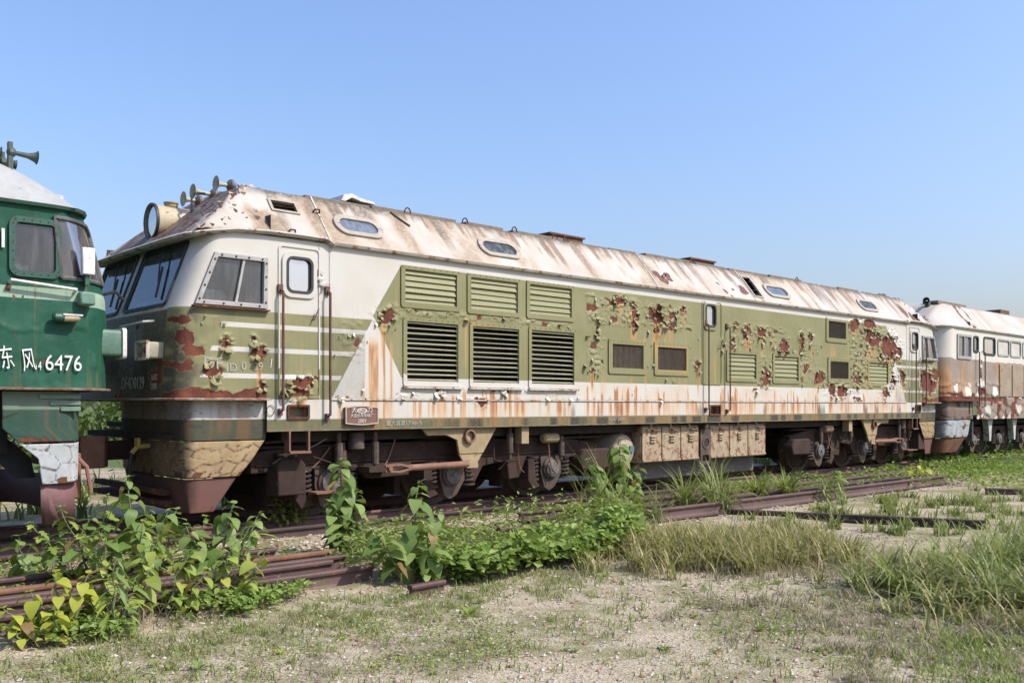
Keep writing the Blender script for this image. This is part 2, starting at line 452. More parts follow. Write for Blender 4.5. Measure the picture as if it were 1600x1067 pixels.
loose_rail(-5, .36, -.215, 14.2, 'dark rail lying right beside the near running rail', RAIL_D, 0.0)
loose_rail(9.4, .40, -.215, 11, 'dark rail continuing beside the running rail behind the vines', RAIL_D, .2)
loose_rail(-3.2, -.33, -.245, 8.1, 'orange rusted rail lying on its side behind the seedlings', RAIL_O, .3, 90)
loose_rail(-2.0, -.86, -.225, 6.6, 'narrow brown rail half buried in gravel behind the front pile', RAIL, -.3)
loose_rail(-3.0, -1.36, -.225, 8.0, 'brown rail second from the front of the pile', RAIL_O, -.35)
loose_rail(-3.0, -1.72, -.225, 7.9, 'dark brown rail just behind the front rail of the pile', RAIL, -.2)
loose_rail(-3.0, -1.98, -.215, 7.6, 'rail resting against the front rail of the pile', RAIL, -.1)
loose_rail(-3.0, -2.27, -.25, 7.85, 'front rail of the pile by the yellow green shrub', RAIL, -.25)
loose_rail(4.80, -2.98, -.345, .40, 'short rail end sticking out of the vines', RAIL, 2)
loose_rail(8.6, -.30, -.22, 11.5, 'brown rail running behind the tall grass clump', RAIL, -.4)
loose_rail(8.0, -.95, -.215, 12, 'dark brown rail of the far pile below the grass clumps', RAIL_D, -.5)
loose_rail(7.2, -1.45, -.20, 12.4, 'front rail of the far pile above the leaning grass', RAIL, -.5)
loose_rail(11.75, -1.55, -.315, 3.45, 'slanting dark rail lying across the weedy gravel', RAIL_D, -66, 0, 0)
loose_rail(18.4, -2.75, -.32, 4.2, 'thin rail lying in the far right weeds', RAIL, -58, 0, 0)
loose_rail(20.2, .55, -.2, 11.5, 'rail diverging from the running rail at the far right', RAIL, 2.0, 0, 0)
# ------------------------------------------------------------------ shared locomotive materials
WALL = wall_material('olive_white_paint', (.475, .462, .425), (.178, .172, .078), (.455, .42, .36), (.212, .20, .10))
GLASS_D = glass('dark_cab_glass', (.55, .60, .61), .07, .10)
GLASS_W = glass('windscreen_glass', (.50, .56, .58), .20, .12)
GLASS_S = glass('dusty_side_glass', (.20, .24, .26), .08, .42, (.23, .25, .26))
GLASS_B = glass('bright_door_glass', (.5, .55, .6), .55, .22, (.45, .48, .52))
FRAME_G = rusty('grey_window_frame', (.27, .26, .25), (.35, .335, .32), 8, .1, .55, .2)
RUBBER = plain('black_rubber', (.022, .022, .022), .6)
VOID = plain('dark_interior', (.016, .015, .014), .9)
BROWN = rusty('brown_underframe', (.026, .0135, .0095), (.050, .026, .018), 4, .10, .95, .4)
BROWN_L = rusty('brown_rod', (.15, .07, .043), (.21, .115, .075), 6, .3, .75, .35)
SPRING = rusty('dark_spring_steel', (.022, .014, .011), (.04, .025, .02), 8, .1, .8, .3)
OCHRE = rusty('ochre_paint', (.25, .185, .10), (.33, .25, .14), 5, .12, .7, .4)
CREAM = rusty('cream_paint', (.28, .215, .135), (.36, .29, .19), 5, .42, .7, .5, rs=11)
GREY_P = rusty('grey_part_paint', (.045, .029, .021), (.095, .068, .05), 7, .2, .7, .3)
STEEL_L = rusty('pale_axle_cap', (.15, .14, .135), (.05, .042, .037), 9, .25, .6, .3)
RED_P = rusty('faded_red_paint', (.23, .095, .080), (.32, .16, .14), 4, .2, .8, .4)
RUSTM = rusty('bare_rust', RUST_D, RUST_M, 6, .3, .9, .6)
ROD = rusty('rusted_handrail', (.075, .035, .028), (.13, .06, .045), 12, .2, .7, .3)
PALE = plain('pale_metal', (.60, .58, .54), .45)
WHITE_T = plain('white_lettering', (.68, .68, .66), .6)
FAINT_T = plain('worn_lettering', (.36, .36, .30), .8)
LENS = glass('lamp_lens', (.55, .58, .6), .32, .1)
REFLECTOR = plain('lamp_reflector', (.42, .43, .45), .4, .8)
SEAT = plain('pale_seat_cover', (.75, .76, .75), .8)

MIR = 26.95
def mx(x): return MIR - x
BLOBS = [(11.02, 3.08, 0.15, 0.04), (11.36, 3.04, 0.09, 0.05), (11.42, 2.89, 0.08, 0.06), (11.4, 2.72, 0.1, 0.06), (11.96, 2.88, 0.17, 0.11), (12.04, 3.04, 0.05, 0.07), (12.18, 2.79, 0.09, 0.04), (12.38, 2.77, 0.12, 0.05), (11.97, 2.66, 0.05, 0.07), (12.7, 3.06, 0.07, 0.05), (10.51, 2.55, 0.04, 0.06), (13.1, 2.08, 0.05, 0.08), (10.41, 1.97, 0.04, 0.04), (14.27, 2.9, 0.06, 0.06), (14.62, 2.78, 0.1, 0.06), (15.07, 2.78, 0.13, 0.08), (14.17, 2.53, 0.06, 0.08), (15.85, 2.55, 0.16, 0.1), (15.2, 1.96, 0.13, 0.16), (13.86, 2.48, 0.04, 0.07), (16.51, 2.66, 0.07, 0.17), (16.88, 2.77, 0.07, 0.1), (17.18, 1.98, 0.18, 0.12), (18.81, 1.97, 0.14, 0.07), (17.69, 1.75, 0.11, 0.11), (18.12, 1.72, 0.19, 0.13), (18.64, 3.15, 0.2, 0.1), (19.33, 3.19, 0.24, 0.1), (19.48, 2.87, 0.3, 0.15), (20.24, 2.72, 0.38, 0.26), (20.75, 2.61, 0.13, 0.13), (19.99, 2.5, 0.25, 0.06), (20.09, 1.7, 0.16, 0.13), (20.46, 2.0, 0.09, 0.1), (20.91, 2.06, 0.13, 0.1), (22.35, 2.01, 0.43, 0.26), (22.74, 2.17, 0.3, 0.12), (6.6, 2.53, 0.12, 0.07), (4.02, 1.87, 0.11, 0.04), (4.34, 1.81, 0.06, 0.08), (4.47, 2.11, 0.04, 0.06), (4.89, 2.02, 0.07, 0.06), (5.41, 1.7, 0.15, 0.05), (5.37, 1.57, 0.12, 0.06), (4.82, 2.14, 0.02, 0.03), (4.92, 1.62, 0.05, 0.07), (5.96, 1.5, 0.08, 0.01), (8.16, 1.46, 0.09, 0.03), (7.45, 1.59, 0.06, 0.02), (8.62, 1.62, 0.07, 0.03), (5.66, 2.92, 0.02, 0.07), (14.88, 1.72, 0.08, 0.02), (4.03, 2.33, 0.08, 0.05), (4.06, 2.16, 0.06, 0.08), (4.10, 2.02, 0.07, 0.06), (12.14, 1.48, 0.07, 0.02), (18.81, 1.56, 0.11, 0.04)]
PEELS = [(10.2, 13.0, 2.62, 3.14, .85), (10.25, 10.75, 1.9, 2.5, .8), (13.9, 16.2, 2.45, 2.95, .75), (14.95, 15.45, 1.8, 2.4, .8), (16.3, 17.3, 1.8, 2.85, .6), (18.4, 20.6, 1.75, 3.2, .85), (6.8, 10.0, 2.52, 2.70, .8), (6.42, 6.86, 2.25, 2.75, .8),
         (5.85, 6.35, 1.9, 2.5, .55), (5.9, 7.3, 1.49, 1.62, .8), (6.9, 10.2, 1.53, 1.68, .85), (4.0, 4.3, 1.85, 2.4, .75), (5.2, 5.75, 1.5, 1.76, .6), (17.2, 19.0, 1.6, 1.95, .6), (11.2, 11.9, 1.6, 1.78, .5), (12.2, 12.6, 1.65, 2.0, .5), (4.25, 4.5, 2.3, 2.42, .7), (11.75, 11.95, 1.95, 2.6, .4), (12.85, 13.2, 1.9, 2.6, .4)]
def convex_sd(X, Z, poly):
    d = np.full(X.shape, 9.0); n = len(poly)
    for k in range(n):
        (x0, z0), (x1, z1) = poly[k], poly[(k + 1) % n]
        L = math.hypot(x1 - x0, z1 - z0)
        d = np.minimum(d, ((X - x0) * -(z1 - z0) + (Z - z0) * (x1 - x0)) / L)
    return d
def zone_side(X, Z):
    z = convex_sd(X, Z, [(6.41, 2.53), (6.84, 1.77), (20.12, 1.77), (20.66, 2.53), (20.12, 3.2), (6.84, 3.2)])
    for mirror in (False, True):
        x = mx(X) if mirror else X
        cab = convex_sd(x, Z, [(2, 1.4), (5.765, 1.4), (6.405, 2.475), (2, 2.475)])
        cab = np.minimum(cab, np.maximum(Z - 1.492, .0) * 9 - .004)
        for zc, xa, xb in ((2.31, 4.43, 6.32), (2.04, 4.32, 6.13), (1.745, 4.20, 5.95)):
            sh = (Z - zc) * .42
            s = np.minimum(np.minimum(.027 - np.abs(Z - zc), x - sh - xa), xb + (Z - zc) * .6 - x)
            cab = np.minimum(cab, -s)
        z = np.maximum(z, cab)
    return np.maximum(z, 1.252 - Z)
def wall_fields(X, Z):
    X = np.asarray(X, float); Z = np.asarray(Z, float)
    wx = X + .16 * (fbm(X * 5, Z * 5, 1) - .5) + .05 * (fbm(X * 22, Z * 22, 2) - .5)
    wz = Z + .13 * (fbm(X * 5, Z * 5, 5) - .5) + .05 * (fbm(X * 22, Z * 22, 6) - .5)
    B = np.full(X.shape, -1.0); P = np.zeros(X.shape); S = np.zeros(X.shape)
    _, _, _, qx, qz = worley(X / .062, Z / .05, 83)
    jx = wx - .75 * qx * .062; jz = wz - .75 * qz * .05
    for k, (bx, bz, rx, rz) in enumerate(BLOBS):
        d = np.hypot((wx - bx) / (rx * 1.12), (wz - bz) / (rz * 1.12)); dj = np.hypot((jx - bx) / (rx * 1.12), (jz - bz) / (rz * 1.12))
        B = np.maximum(B, 1 - (.25 * d + .75 * dj)); P = np.maximum(P, 1.05 - d / 3.2)
        ln = .35 + .6 * ((k * 37) % 10) / 10
        col = np.clip(1 - np.abs(X - bx) / (rx * .9 + .02), 0, 1) * (vn(X * 28, np.full_like(X, k), 40) > .5)
        S = np.maximum(S, col * sstep(0, .06, bz - Z) * (1 - sstep(ln * .3, ln, bz - Z)) * .85)
    for x0, x1, z0, z1, st in PEELS:
        e = np.minimum(np.minimum((wx - x0), (x1 - wx)) / .14, np.minimum((wz - z0), (z1 - wz)) / .08)
        P = np.maximum(P, st * np.clip(e, 0, 1))
    for end in (False, True):
        x = mx(X) if end else X
        B = np.maximum(B, np.where(x < 4.975, (1.585 + .06 * (fbm(x * 7, x * 0, 9) - .5) * 2 - Z) / .05, -1))
    # shingle-like lifted flakes
    f = fbm(X * 3.2, Z * 3.2, 12)
    lift = sstep(.22, .8, P * (.35 + 1.15 * f))
    d1, d2, cid, sx, sy = worley((X + .03 * (f - .5)) / .105, Z / .085, 21)
    e1, e2, cid2, tx, ty = worley(X / .05, Z / .045, 33)
    plate = .002 + .024 * cid ** 2.2 * np.clip(.55 - sy, 0, 1) + .007 * cid2 * np.clip(.5 - ty, 0, 1)
    crack = (1 - sstep(.02, .16, d2 - d1)) * lift
    rust = np.maximum(B, np.where((lift > .62) & (cid < .10), .25, -1))
    rust = np.maximum(rust, np.where(crack > .6, -.16 + .22 * (cid > .6), -1))
    inside = sstep(-.02, .08, rust)
    rim = sstep(-.6, -.05, B) * (1 - inside) * (.3 + 1.0 * fbm(X * 11, Z * 11, 15)) * .022 * (.15 + 1.3 * sstep(.45, .65, fbm(X * 2.7, Z * 2.7, 19)))
    h = lift * plate * (1 - inside) + rim - .004 * inside - .003 * crack
    # rust runs on the white lower strip
    n = vn(X * 17, X * 0, 3) * .6 + vn(X * 41, X * 0, 4) * .4; amp = .55 + .75 * sstep(.3, .7, fbm(X * .9, X * 0, 8))
    col = sstep(.47, .80, n) * amp; top = 1.82 - .30 * vn(X * 23, X * 0, 6)
    low = sstep(0, .10, top - Z) * (.72 - .22 * sstep(1.5, 1.15, Z)) * sstep(5.7, 6.2, X) * sstep(21.4, 21.0, X)
    S = np.maximum(S, col * low)
    n2 = vn(X * 13, X * 0, 23) * .5 + vn(X * 33, X * 0, 24) * .5
    S = np.maximum(S, sstep(.45, .75, n2) * sstep(1.485, 1.47, Z) * (1 - .45 * sstep(1.4, 1.15, Z)) * sstep(5.9, 7, X) * sstep(21.3, 21.0, X) * .72)
    wed = sstep(.42, .70, vn(X * 19, X * 0, 31)) * sstep(2.35, 2.1, Z) * sstep(5.95, 6.15, X) * (1 - sstep(6.85, 7.0, X))
    S = np.maximum(S, wed * .62)
    S = np.maximum(S, .42 * sstep(.62, .86, vn(X * 21, Z * .9, 51)) * sstep(3.2, 2.4, Z) * sstep(.4, .6, fbm(X, Z * .6, 53)))
    S = np.maximum(S, .34 * sstep(.35, .7, fbm(X * 2.6, Z * .8, 63)) * sstep(1.80, 1.70, Z) * sstep(6.5, 9.5, X) * sstep(21.3, 21, X))
    S = S * (.55 + .9 * fbm(X * 9, Z * 2.2, 61))
    G = .8 * (1 - sstep(.004, .03, np.abs(Z - 1.484))) * sstep(5.8, 5.9, X) * sstep(21.2, 21.1, X) * (.3 + .7 * vn(X * 30, X * 0, 71))
    G = np.maximum(G, .75 * sstep(.62, .84, fbm(X * 5, X * 0, 73)) * sstep(1.50, 1.30, Z) * sstep(7.5, 11, X))
    G = np.maximum(G, .65 * sstep(1.25, 1.22, Z) * sstep(.4, .75, vn(X * 7, X * 0, 77)) * sstep(6.5, 9, X) + .50 * sstep(1.256, 1.25, Z))
    return dict(zone=zone_side(X, Z), rust=np.clip(rust, -1, 1), streak=np.clip(S, 0, 1.2), grime_shade=np.clip(G, 0, 1)), h
def side_fields(me):
    c = vco(me); a, _ = wall_fields(c[:, 0], c[:, 2])
    a['rust'] = a['rust'] * .0 + np.where(a['rust'] > .35, .1, -1)
    for k, v in a.items(): set_attr(me, k, v)

# ------------------------------------------------------------------ main locomotive body shell
LOCO = root('locomotive', (13.47, 1.65, 0), 'olive and white diesel locomotive with peeling rusted paint, middle of the three', 'locomotive')
def bez(a, b, c, n):
    t = np.linspace(0, 1, n)[:, None]; a, b, c = map(np.array, (a, b, c))
    return (1 - t) ** 2 * a + 2 * t * (1 - t) * b + t * t * c
FX = 3.95
front = np.array([(FX - .03 + .03 * ((y - 1.65) / 1.35) ** 2, y) for y in np.arange(1.65, .32, -.03)])
corner = bez((FX, .30), (FX + .015, 0), (FX + .20, 0), 14)
near_half = np.concatenate([front, corner])
side_x = np.arange(FX + .215, MIR / 2, .0155)
half = np.concatenate([near_half, np.stack([side_x, side_x * 0], 1)])
nearp = np.concatenate([half, (half * [-1, 1] + [MIR, 0])[::-1]])
farh = near_half[::3] * [1, -1] + [0, 3.3]
farp = np.concatenate([(farh * [-1, 1] + [MIR, 0]), [(mx(4.98), 3.3), (mx(5.05), 3.3), (MIR / 2 + 4, 3.3), (MIR / 2 - 4, 3.3), (5.05, 3.3), (4.98, 3.3)], farh[::-1]])
path = np.concatenate([nearp, farp, nearp[:1]])
def taper(x): return np.clip((5.05 - x) / .9, 0, 1)
def rake(x, z):
    """cab ends lean back above the window sill"""
    s = np.where(z > 2.45, (z - 2.45) * .37, (z - 2.45) * .07)
    return x + s * taper(x) - s * taper(MIR - x)
zs = np.arange(1.127, 3.345, .0155)
PX, ZZ = np.meshgrid(path[:, 0], zs, indexing='ij'); PY = np.repeat(path[:, 1:2], len(zs), 1)
XX = rake(PX, ZZ)
on_side = (PY < .30)
att, H = wall_fields(XX, ZZ)
frontm = (PY >= .30)
fy = np.minimum(PY, 3.3 - PY)
zf = np.minimum(2.455 - ZZ, 9)
zf = np.minimum(zf, -np.minimum(np.minimum(fy - .86, 1.52 - fy), np.minimum(ZZ - 1.74, 2.36 - ZZ)))
zf = np.where(ZZ < 1.26, 1, zf)
att['zone'] = np.where(frontm, zf, att['zone'])
rf = fbm(PY * 4, ZZ * 4, 91)
att['rust'] = np.where(frontm, np.where((ZZ > 1.5) & (ZZ < 2.42), (rf - .70) * 4, -.5), att['rust'])
att['streak'] = np.where(XX < 4.22, 0, att['streak'])
att['grime_shade'] = np.maximum(att['grime_shade'], .30 * sstep(.42, .62, fbm(XX * 2, ZZ * 2, 97)) * (ZZ < 2.48) * (ZZ > 1.49) * ((XX < 6.3) | (XX > 20.6)))
att['grime_shade'] = np.maximum(att['grime_shade'], .9 * sstep(4.30, 4.05, XX) * sstep(.35, .6, fbm(XX * 5, ZZ * 5, 98)) * (ZZ < 2.46))
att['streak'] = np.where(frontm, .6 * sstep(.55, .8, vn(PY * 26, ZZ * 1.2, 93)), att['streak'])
att['grime_shade'] = np.where(frontm, np.where(ZZ < 2.46, .78 + .21 * sstep(.30, .62, fbm(PY * 2.2, ZZ * 2.2, 95)), .18 * rf), att['grime_shade'])  # cab fronts: dirt, with the darkness of a shaded end painted in
H = np.where(frontm, .004 * rf, H * sstep(4.12, 4.32, XX) * sstep(4.12, 4.32, MIR - XX))
tan = np.roll(path, -1, 0) - np.roll(path, 1, 0); tan[0] = path[1] - path[-2]; tan[-1] = tan[0]
nrm = np.stack([-tan[:, 1], tan[:, 0]], 1); nrm = -nrm / np.linalg.norm(nrm, axis=1, keepdims=True)
nrm = np.where(((path - [MIR / 2, 1.65]) * nrm).sum(1, keepdims=True) < 0, -nrm, nrm)
POS = np.stack([XX + nrm[:, :1] * H, PY + nrm[:, 1:] * H, ZZ], -1)
cx = (XX[:-1, :-1] + XX[1:, 1:]) / 2; cy = (PY[:-1, :-1] + PY[1:, 1:]) / 2; cz = (ZZ[:-1, :-1] + ZZ[1:, 1:]) / 2
keep = np.ones(cx.shape, bool)
nearc = cy < .12
def cut_poly(poly): keep[nearc & (convex_sd(cx, cz, poly) > .004)] = False
def cut_rect(x0, x1, z0, z1): keep[nearc & (cx > x0) & (cx < x1) & (cz > z0) & (cz < z1)] = False
CABWIN = [(4.125, 2.505), (4.975, 2.505), (4.985, 3.085), (4.355, 3.085)]
cut_poly([(4.17, 2.535), (4.945, 2.535), (4.955, 3.055), (4.375, 3.055)])
cut_poly([(mx(p[0]), p[1]) for p in [(4.375, 3.055), (4.955, 3.055), (4.945, 2.535), (4.17, 2.535)]])
DOORWIN = [(5.215, 5.565, 2.715, 3.14), (mx(5.565), mx(5.215), 2.715, 3.14), (13.30, 13.62, 2.79, 3.19)]
for x0, x1, z0, z1 in DOORWIN: cut_rect(x0 + .025, x1 - .025, z0 + .03, z1 - .03)
LOUV = [(6.879, 7.748, 2.715, 3.165), (7.97, 8.856, 2.71, 3.165), (9.07, 9.955, 2.715, 3.17), (13.994, 14.9, 1.90, 2.37), (15.51, 16.39, 1.89, 2.375), (19.30, 20.21, 1.895, 2.37)]
GRIL = [(6.909, 7.77, 1.71, 2.505), (8.005, 8.881, 1.71, 2.505), (9.107, 10.01, 1.71, 2.515)]
VERT = [(10.849, 11.629, 1.99, 2.395), (11.974, 12.769, 1.99, 2.395), (17.535, 18.282, 2.80, 3.17), (17.61, 18.39, 1.966, 2.347)]
for q in LOUV + GRIL + VERT: cut_rect(q[0] + .02, q[1] - .02, q[2] + .02, q[3] - .02)
POCK = [(5.25, 5.50, 1.275, 1.405), (13.45, 13.75, 1.26, 1.41), (21.62, 21.88, 1.27, 1.42)]
for x0, x1, z0, z1 in POCK: cut_rect(x0, x1, z0, z1)
WS = [(.36, 1.55), (1.75, 2.94)]
for y0, y1 in WS:
    keep[(cy > y0 + .02) & (cy < y1 - .02) & (cz > 2.53) & (cz < 3.22) & ((cx < 5) | (cx > 22))] = False
keep[(cz < 1.484) & ((cx < 4.975) | (cx > mx(4.975)))] = False
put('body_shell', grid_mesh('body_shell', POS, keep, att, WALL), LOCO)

# loose curls of paint standing off the sheet around the bare patches
rg = np.random.default_rng(11)
VV, FF, zoneA = [], [], []
cand = []
for bx, bz, rx, rz in BLOBS:
    for k in range(int(4 + 16 * (rx + rz))):
        a = rg.random() * 6.28; q = 1.0 + .5 * rg.random() * rg.random()
        cand.append((bx + math.cos(a) * rx * q, bz + math.sin(a) * rz * q, .02 + .07 * rg.random() ** 1.8))
for x0, x1, z0, z1, st in PEELS:
    for k in range(int(16 * st * (x1 - x0) * (z1 - z0)) + 3):
        cand.append((x0 + (x1 - x0) * rg.random(), z0 + (z1 - z0) * rg.random(), .02 + .05 * rg.random() ** 2))
holes = [(q[0] - .06, q[1] + .06, q[2] - .06, q[3] + .06) for q in LOUV + GRIL + VERT + DOORWIN]
cand = [c for c in cand if 1.5 < c[1] < 3.22 and 4.2 < c[0] < 22.7 and not any(a < c[0] < b and d < c[1] < e for a, b, d, e in holes)]
cand = [c for c in cand if c[1] > 1.78 or c[0] < 10.3 or random.random() < .4]
zc = zone_side(np.array([c[0] for c in cand]), np.array([c[1] for c in cand]))
zc = np.where([(c[1] < 2.44 and (c[0] < 5.95 or c[0] > 21.0)) for c in cand], .1, zc)
for (x, z, s), zz in zip(cand, zc):
    w = s * (.7 + .8 * rg.random()); n0 = len(VV); curl = .35 + .9 * rg.random(); tl = (rg.random() - .5) * 1.6; nr, nc = 4, 4
    jag = rg.random((nr, nc)) * .28
    for i in range(nr):
        for j in range(nc):
            t_ = i / (nr - 1); ang = curl * t_ * 1.5
            u = (j / (nc - 1) - .5) * w * (1 - .45 * t_ * rg.random()) * (1 + jag[i, j]); d = s * t_ * (1 + jag[i, j] * (i == nr - 1))
            zz_ = -d * math.cos(ang * .6); yy = -.004 - d * math.sin(ang * .75) - .010 * (1 - (2 * j / (nc - 1) - 1) ** 2)
            VV.append((x + u * math.cos(tl) - zz_ * math.sin(tl), yy, z + u * math.sin(tl) + zz_ * math.cos(tl))); zoneA.append(zz)
    for i in range(nr - 1):
        for j in range(nc - 1):
            FF.append((n0 + i * nc + j, n0 + i * nc + j + 1, n0 + (i + 1) * nc + j + 1, n0 + (i + 1) * nc + j))
V_ = np.array(VV); z0 = np.zeros(len(V_))
me = tri_mesh('peeling_paint', V_, np.array(FF), dict(zone=np.array(zoneA), rust=z0 - 1, streak=z0 + .12, grime_shade=z0), WALL, True)
tag(put('peeling_paint', me, LOCO), 'curled flakes of peeling paint', None, None, 'stuff')

# ------------------------------------------------------------------ roof
def roof_z(x, y):
    q = np.minimum(y, 3.3 - y); e = np.minimum(x, MIR - x)
    zs_ = 3.345 + q / .50 * .64
    zc_ = 3.985 + .10 * (1 - ((1.65 - q) / 1.15) ** 2)
    k = .025
    h = np.clip(.5 + .5 * (zc_ - zs_) / k, 0, 1); z = zc_ * (1 - h) + zs_ * h - k * h * (1 - h)
    zf_ = 3.275 + (e - 4.10 - .05 * np.abs(1.65 - y) ** 2 * .3) * .86
    k = .06
    h = np.clip(.5 + .5 * (zf_ - z) / k, 0, 1); z = zf_ * (1 - h) + z * h - k * h * (1 - h)
    return z
ex = np.concatenate([np.arange(4.10, 5.6, .02), np.arange(5.6, MIR / 2, .03)])
rx_ = np.concatenate([ex, (MIR - ex)[::-1]])
ey = np.concatenate([np.arange(-.005, .56, .02), np.arange(.6, 1.65, .07)])
ry_ = np.concatenate([ey, (3.3 - ey)[::-1]])
RX, RY = np.meshgrid(rx_, ry_, indexing='ij')
RZ = roof_z(RX, RY)
E_ = np.minimum(RX, MIR - RX); Q_ = np.clip(np.minimum(RY, 3.3 - RY) / .5, 0, 1)
near_q = RY < 1.65
sl_ = RX + Q_ * .10
col1 = sstep(.46, .74, vn(sl_ * 8, sl_ * 0, 101) * .5 + vn(sl_ * 23, sl_ * 0, 102) * .5)
length = .2 + .95 * vn(sl_ * 5, sl_ * 0, 103) ** 1.3
stain = col1 * sstep(length, length * .3, 1 - Q_) * (.8 + .8 * fbm(RX * .8, RY * 0, 105))
stain = np.maximum(stain, .75 * sstep(.44, .66, fbm(RX * 2.0, RY * 2.5 + RX * .4, 107)) * (1 - sstep(5.6, 7.0, E_)))
stain = np.maximum(stain, .6 * sstep(.5, .7, fbm(RX * 2.4 + Q_ * .6, Q_ * 1.2, 108)) * sstep(.35, .6, fbm(RX * .5, RX * 0, 117)))
stain = np.maximum(stain, .45 * (1 - sstep(.0, .13, Q_)) * (.4 + .9 * fbm(RX * 3, RY * 3, 121)))
for x0, w0 in ((7.1, .18), (10.55, .14), (12.0, .05), (13.55, .05), (16.9, .10), (17.3, .08), (5.75, .12), (18.6, .12), (15.2, .1)):
    stain = np.maximum(stain, .85 * np.exp(-((sl_ - x0 - .05 * fbm(RX * 4, Q_ * 4, 9)) / w0) ** 2) * (.5 + .7 * fbm(RX * 12, Q_ * 3, 118)))
dark = sstep(.80, 1.0, Q_) * (.45 + .9 * vn(RX * 7, RX * 0, 109)); dark = np.maximum(dark, .7 * sstep(.62, .85, vn(sl_ * 6, sl_ * 0, 141)) * sstep(.25, 1.0, Q_ + .4 * vn(sl_ * 9, sl_ * 0, 143))); dark = np.maximum(dark, .8 * sstep(.97, 1.0, Q_))
dark = np.maximum(dark, .75 * (1 - sstep(.0, .05, Q_)) * (.3 + vn(RX * 11, RX * 0, 111)))
RB = [(12.25, .45, .09, .10), (12.35, .30, .12, .12), (12.55, .38, .08, .14), (14.0, .42, .05, .05), (14.1, .2, .06, .07), (14.4, .3, .07, .06), (14.75, .35, .12, .15), (14.2, .1, .05, .05), (21.5, .5, .12, .25), (21.75, .3, .10, .2), (22.0, .15, .10, .1)]
rr = np.full(RX.shape, -1.0)
wxx = RX + .12 * (fbm(RX * 8, RY * 16, 113) - .5); wqq = Q_ + .2 * (fbm(RX * 8, RY * 16, 114) - .5)
for a, b, c, d in RB: rr = np.maximum(rr, np.where(near_q, 1 - np.hypot((wxx - a) / c, (wqq - b) / d), -1))
# flaking nose of the cab roof
hipd = (3.275 + (E_ - 4.10) * .86) - (3.345 + np.minimum(RY, 3.3 - RY) / .5 * .64)
hip = np.clip(1 - np.abs(hipd + .06) / .13, 0, 1) * (RY < 1.0)
nose = np.where(hipd < .03, 1.0, 0) * (E_ < 5.2)
d1, d2, cid, sx, sy = worley(RX / .11, RY / .09, 131)
fl = np.maximum(sstep(.25, .7, hip * (.5 + fbm(RX * 5, RY * 5, 133))), .45 * nose)
rr = np.maximum(rr, np.where((fl > .4) & (cid < .42), .3, -1))
RZ = RZ + fl * (.004 + .045 * cid ** 1.5 * np.clip(.5 + sx, 0, 1)) * (rr < 0)
stain = np.maximum(stain, .35 * nose)
t = NT('roof_paint'); co = t.coord(); f_ = t.noise(co, 22, 6, .65); b_ = t.noise(co, 1.6, 5, .6)
col = t.mix(t.ramp(b_, .35, .7), (.40, .375, .34), (.345, .31, .26)); col = t.mix(t.ramp(f_, .5, .85, 0, .25), col, (.45, .40, .34))
s_ = t.math('MULTIPLY', t.attr('stain'), t.ramp(f_, .2, .65, .6, 1.1))
col = t.mix(t.ramp(s_, .02, .8, 0, .85), col, t.mix(t.ramp(s_, .3, .9), (.35, .255, .155), (.175, .11, .068)))
col = t.mix(t.math('MULTIPLY', t.attr('dark'), t.ramp(f_, .3, .6, .4, .95)), col, (.075, .058, .045))
r_ = t.math('ADD', t.attr('rust'), t.math('MULTIPLY_ADD', t.noise(co, 12, 7, .7), .5, -.25))
col = t.mix(t.ramp(r_, 0, .04), col, t.mix(t.ramp(f_, .4, .7), (.085, .032, .02), (.17, .075, .04)))
t.bump(f_, .25, .01)
ROOF = t.fin(col, .6, 0, .3)
OVAL = [(5.99, 6.70), (8.32, 9.09), (15.55, 16.40), (19.28, 20.12)]
kz = np.ones((RX.shape[0] - 1, RX.shape[1] - 1), bool)
ccx = (RX[:-1, :-1] + RX[1:, 1:]) / 2; ccy = (RY[:-1, :-1] + RY[1:, 1:]) / 2
OVY = (.135, .325)
for x0, x1 in OVAL: kz[(ccx > x0 + .05) & (ccx < x1 - .05) & (ccy > OVY[0] + .015) & (ccy < OVY[1] - .01)] = False
RVENT = [(5.18, 5.56, .27, .40), (15.0 - .02, 15.30, .08, .42)]
for x0, x1, y0, y1 in RVENT: kz[(ccx > x0 + .03) & (ccx < x1 - .03) & (ccy > y0 + .015) & (ccy < y1 - .015)] = False
put('roof', grid_mesh('roof', np.stack([RX, RY, RZ], -1), kz, dict(stain=stain, dark=np.clip(dark, 0, 1), rust=rr), ROOF), LOCO)
SLOPE = math.atan2(.64, .50)
def on_roof(x, y, h=0.0):
    """point on the near roof slope at distance y inwards, h off the sheet"""
    return (x, y - h * math.sin(SLOPE), 3.345 + y / .5 * .64 + h * math.cos(SLOPE))
def roof_ring(outer, inner, h0, h1):
    b = MB().frame(outer, inner, h1, h0)
    return b.xform(lambda p: on_roof(p[0], p[2] * math.cos(SLOPE), p[1]))
k_ = math.cos(SLOPE)
OV_FR = rusty('oval_frame', (.27, .23, .18), (.35, .31, .255), 9, .15, .6, .3)
for x0, x1 in OVAL:
    z0_, z1_ = OVY[0] / k_, OVY[1] / k_
    o = roof_ring(rrect(x0, x1, z0_ - .02, z1_ + .02, .17, 7), rrect(x0 + .075, x1 - .075, z0_ + .045, z1_ - .045, .115, 7), -.01, .03).build('roof_window_frame', OV_FR, LOCO)
    g = MB(); pl = rrect(x0 + .06, x1 - .06, z0_ + .03, z1_ - .03, .125, 7)
    g.quad(*[on_roof(p[0], p[1] * k_, .012) for p in pl]).build('pane', GLASS_S, o)
    MB().quad(*[on_roof(p[0], p[1] * k_, -.10) for p in rrect(x0, x1, z0_ - .02, z1_ + .02, .1)]).build('backing', VOID, o)
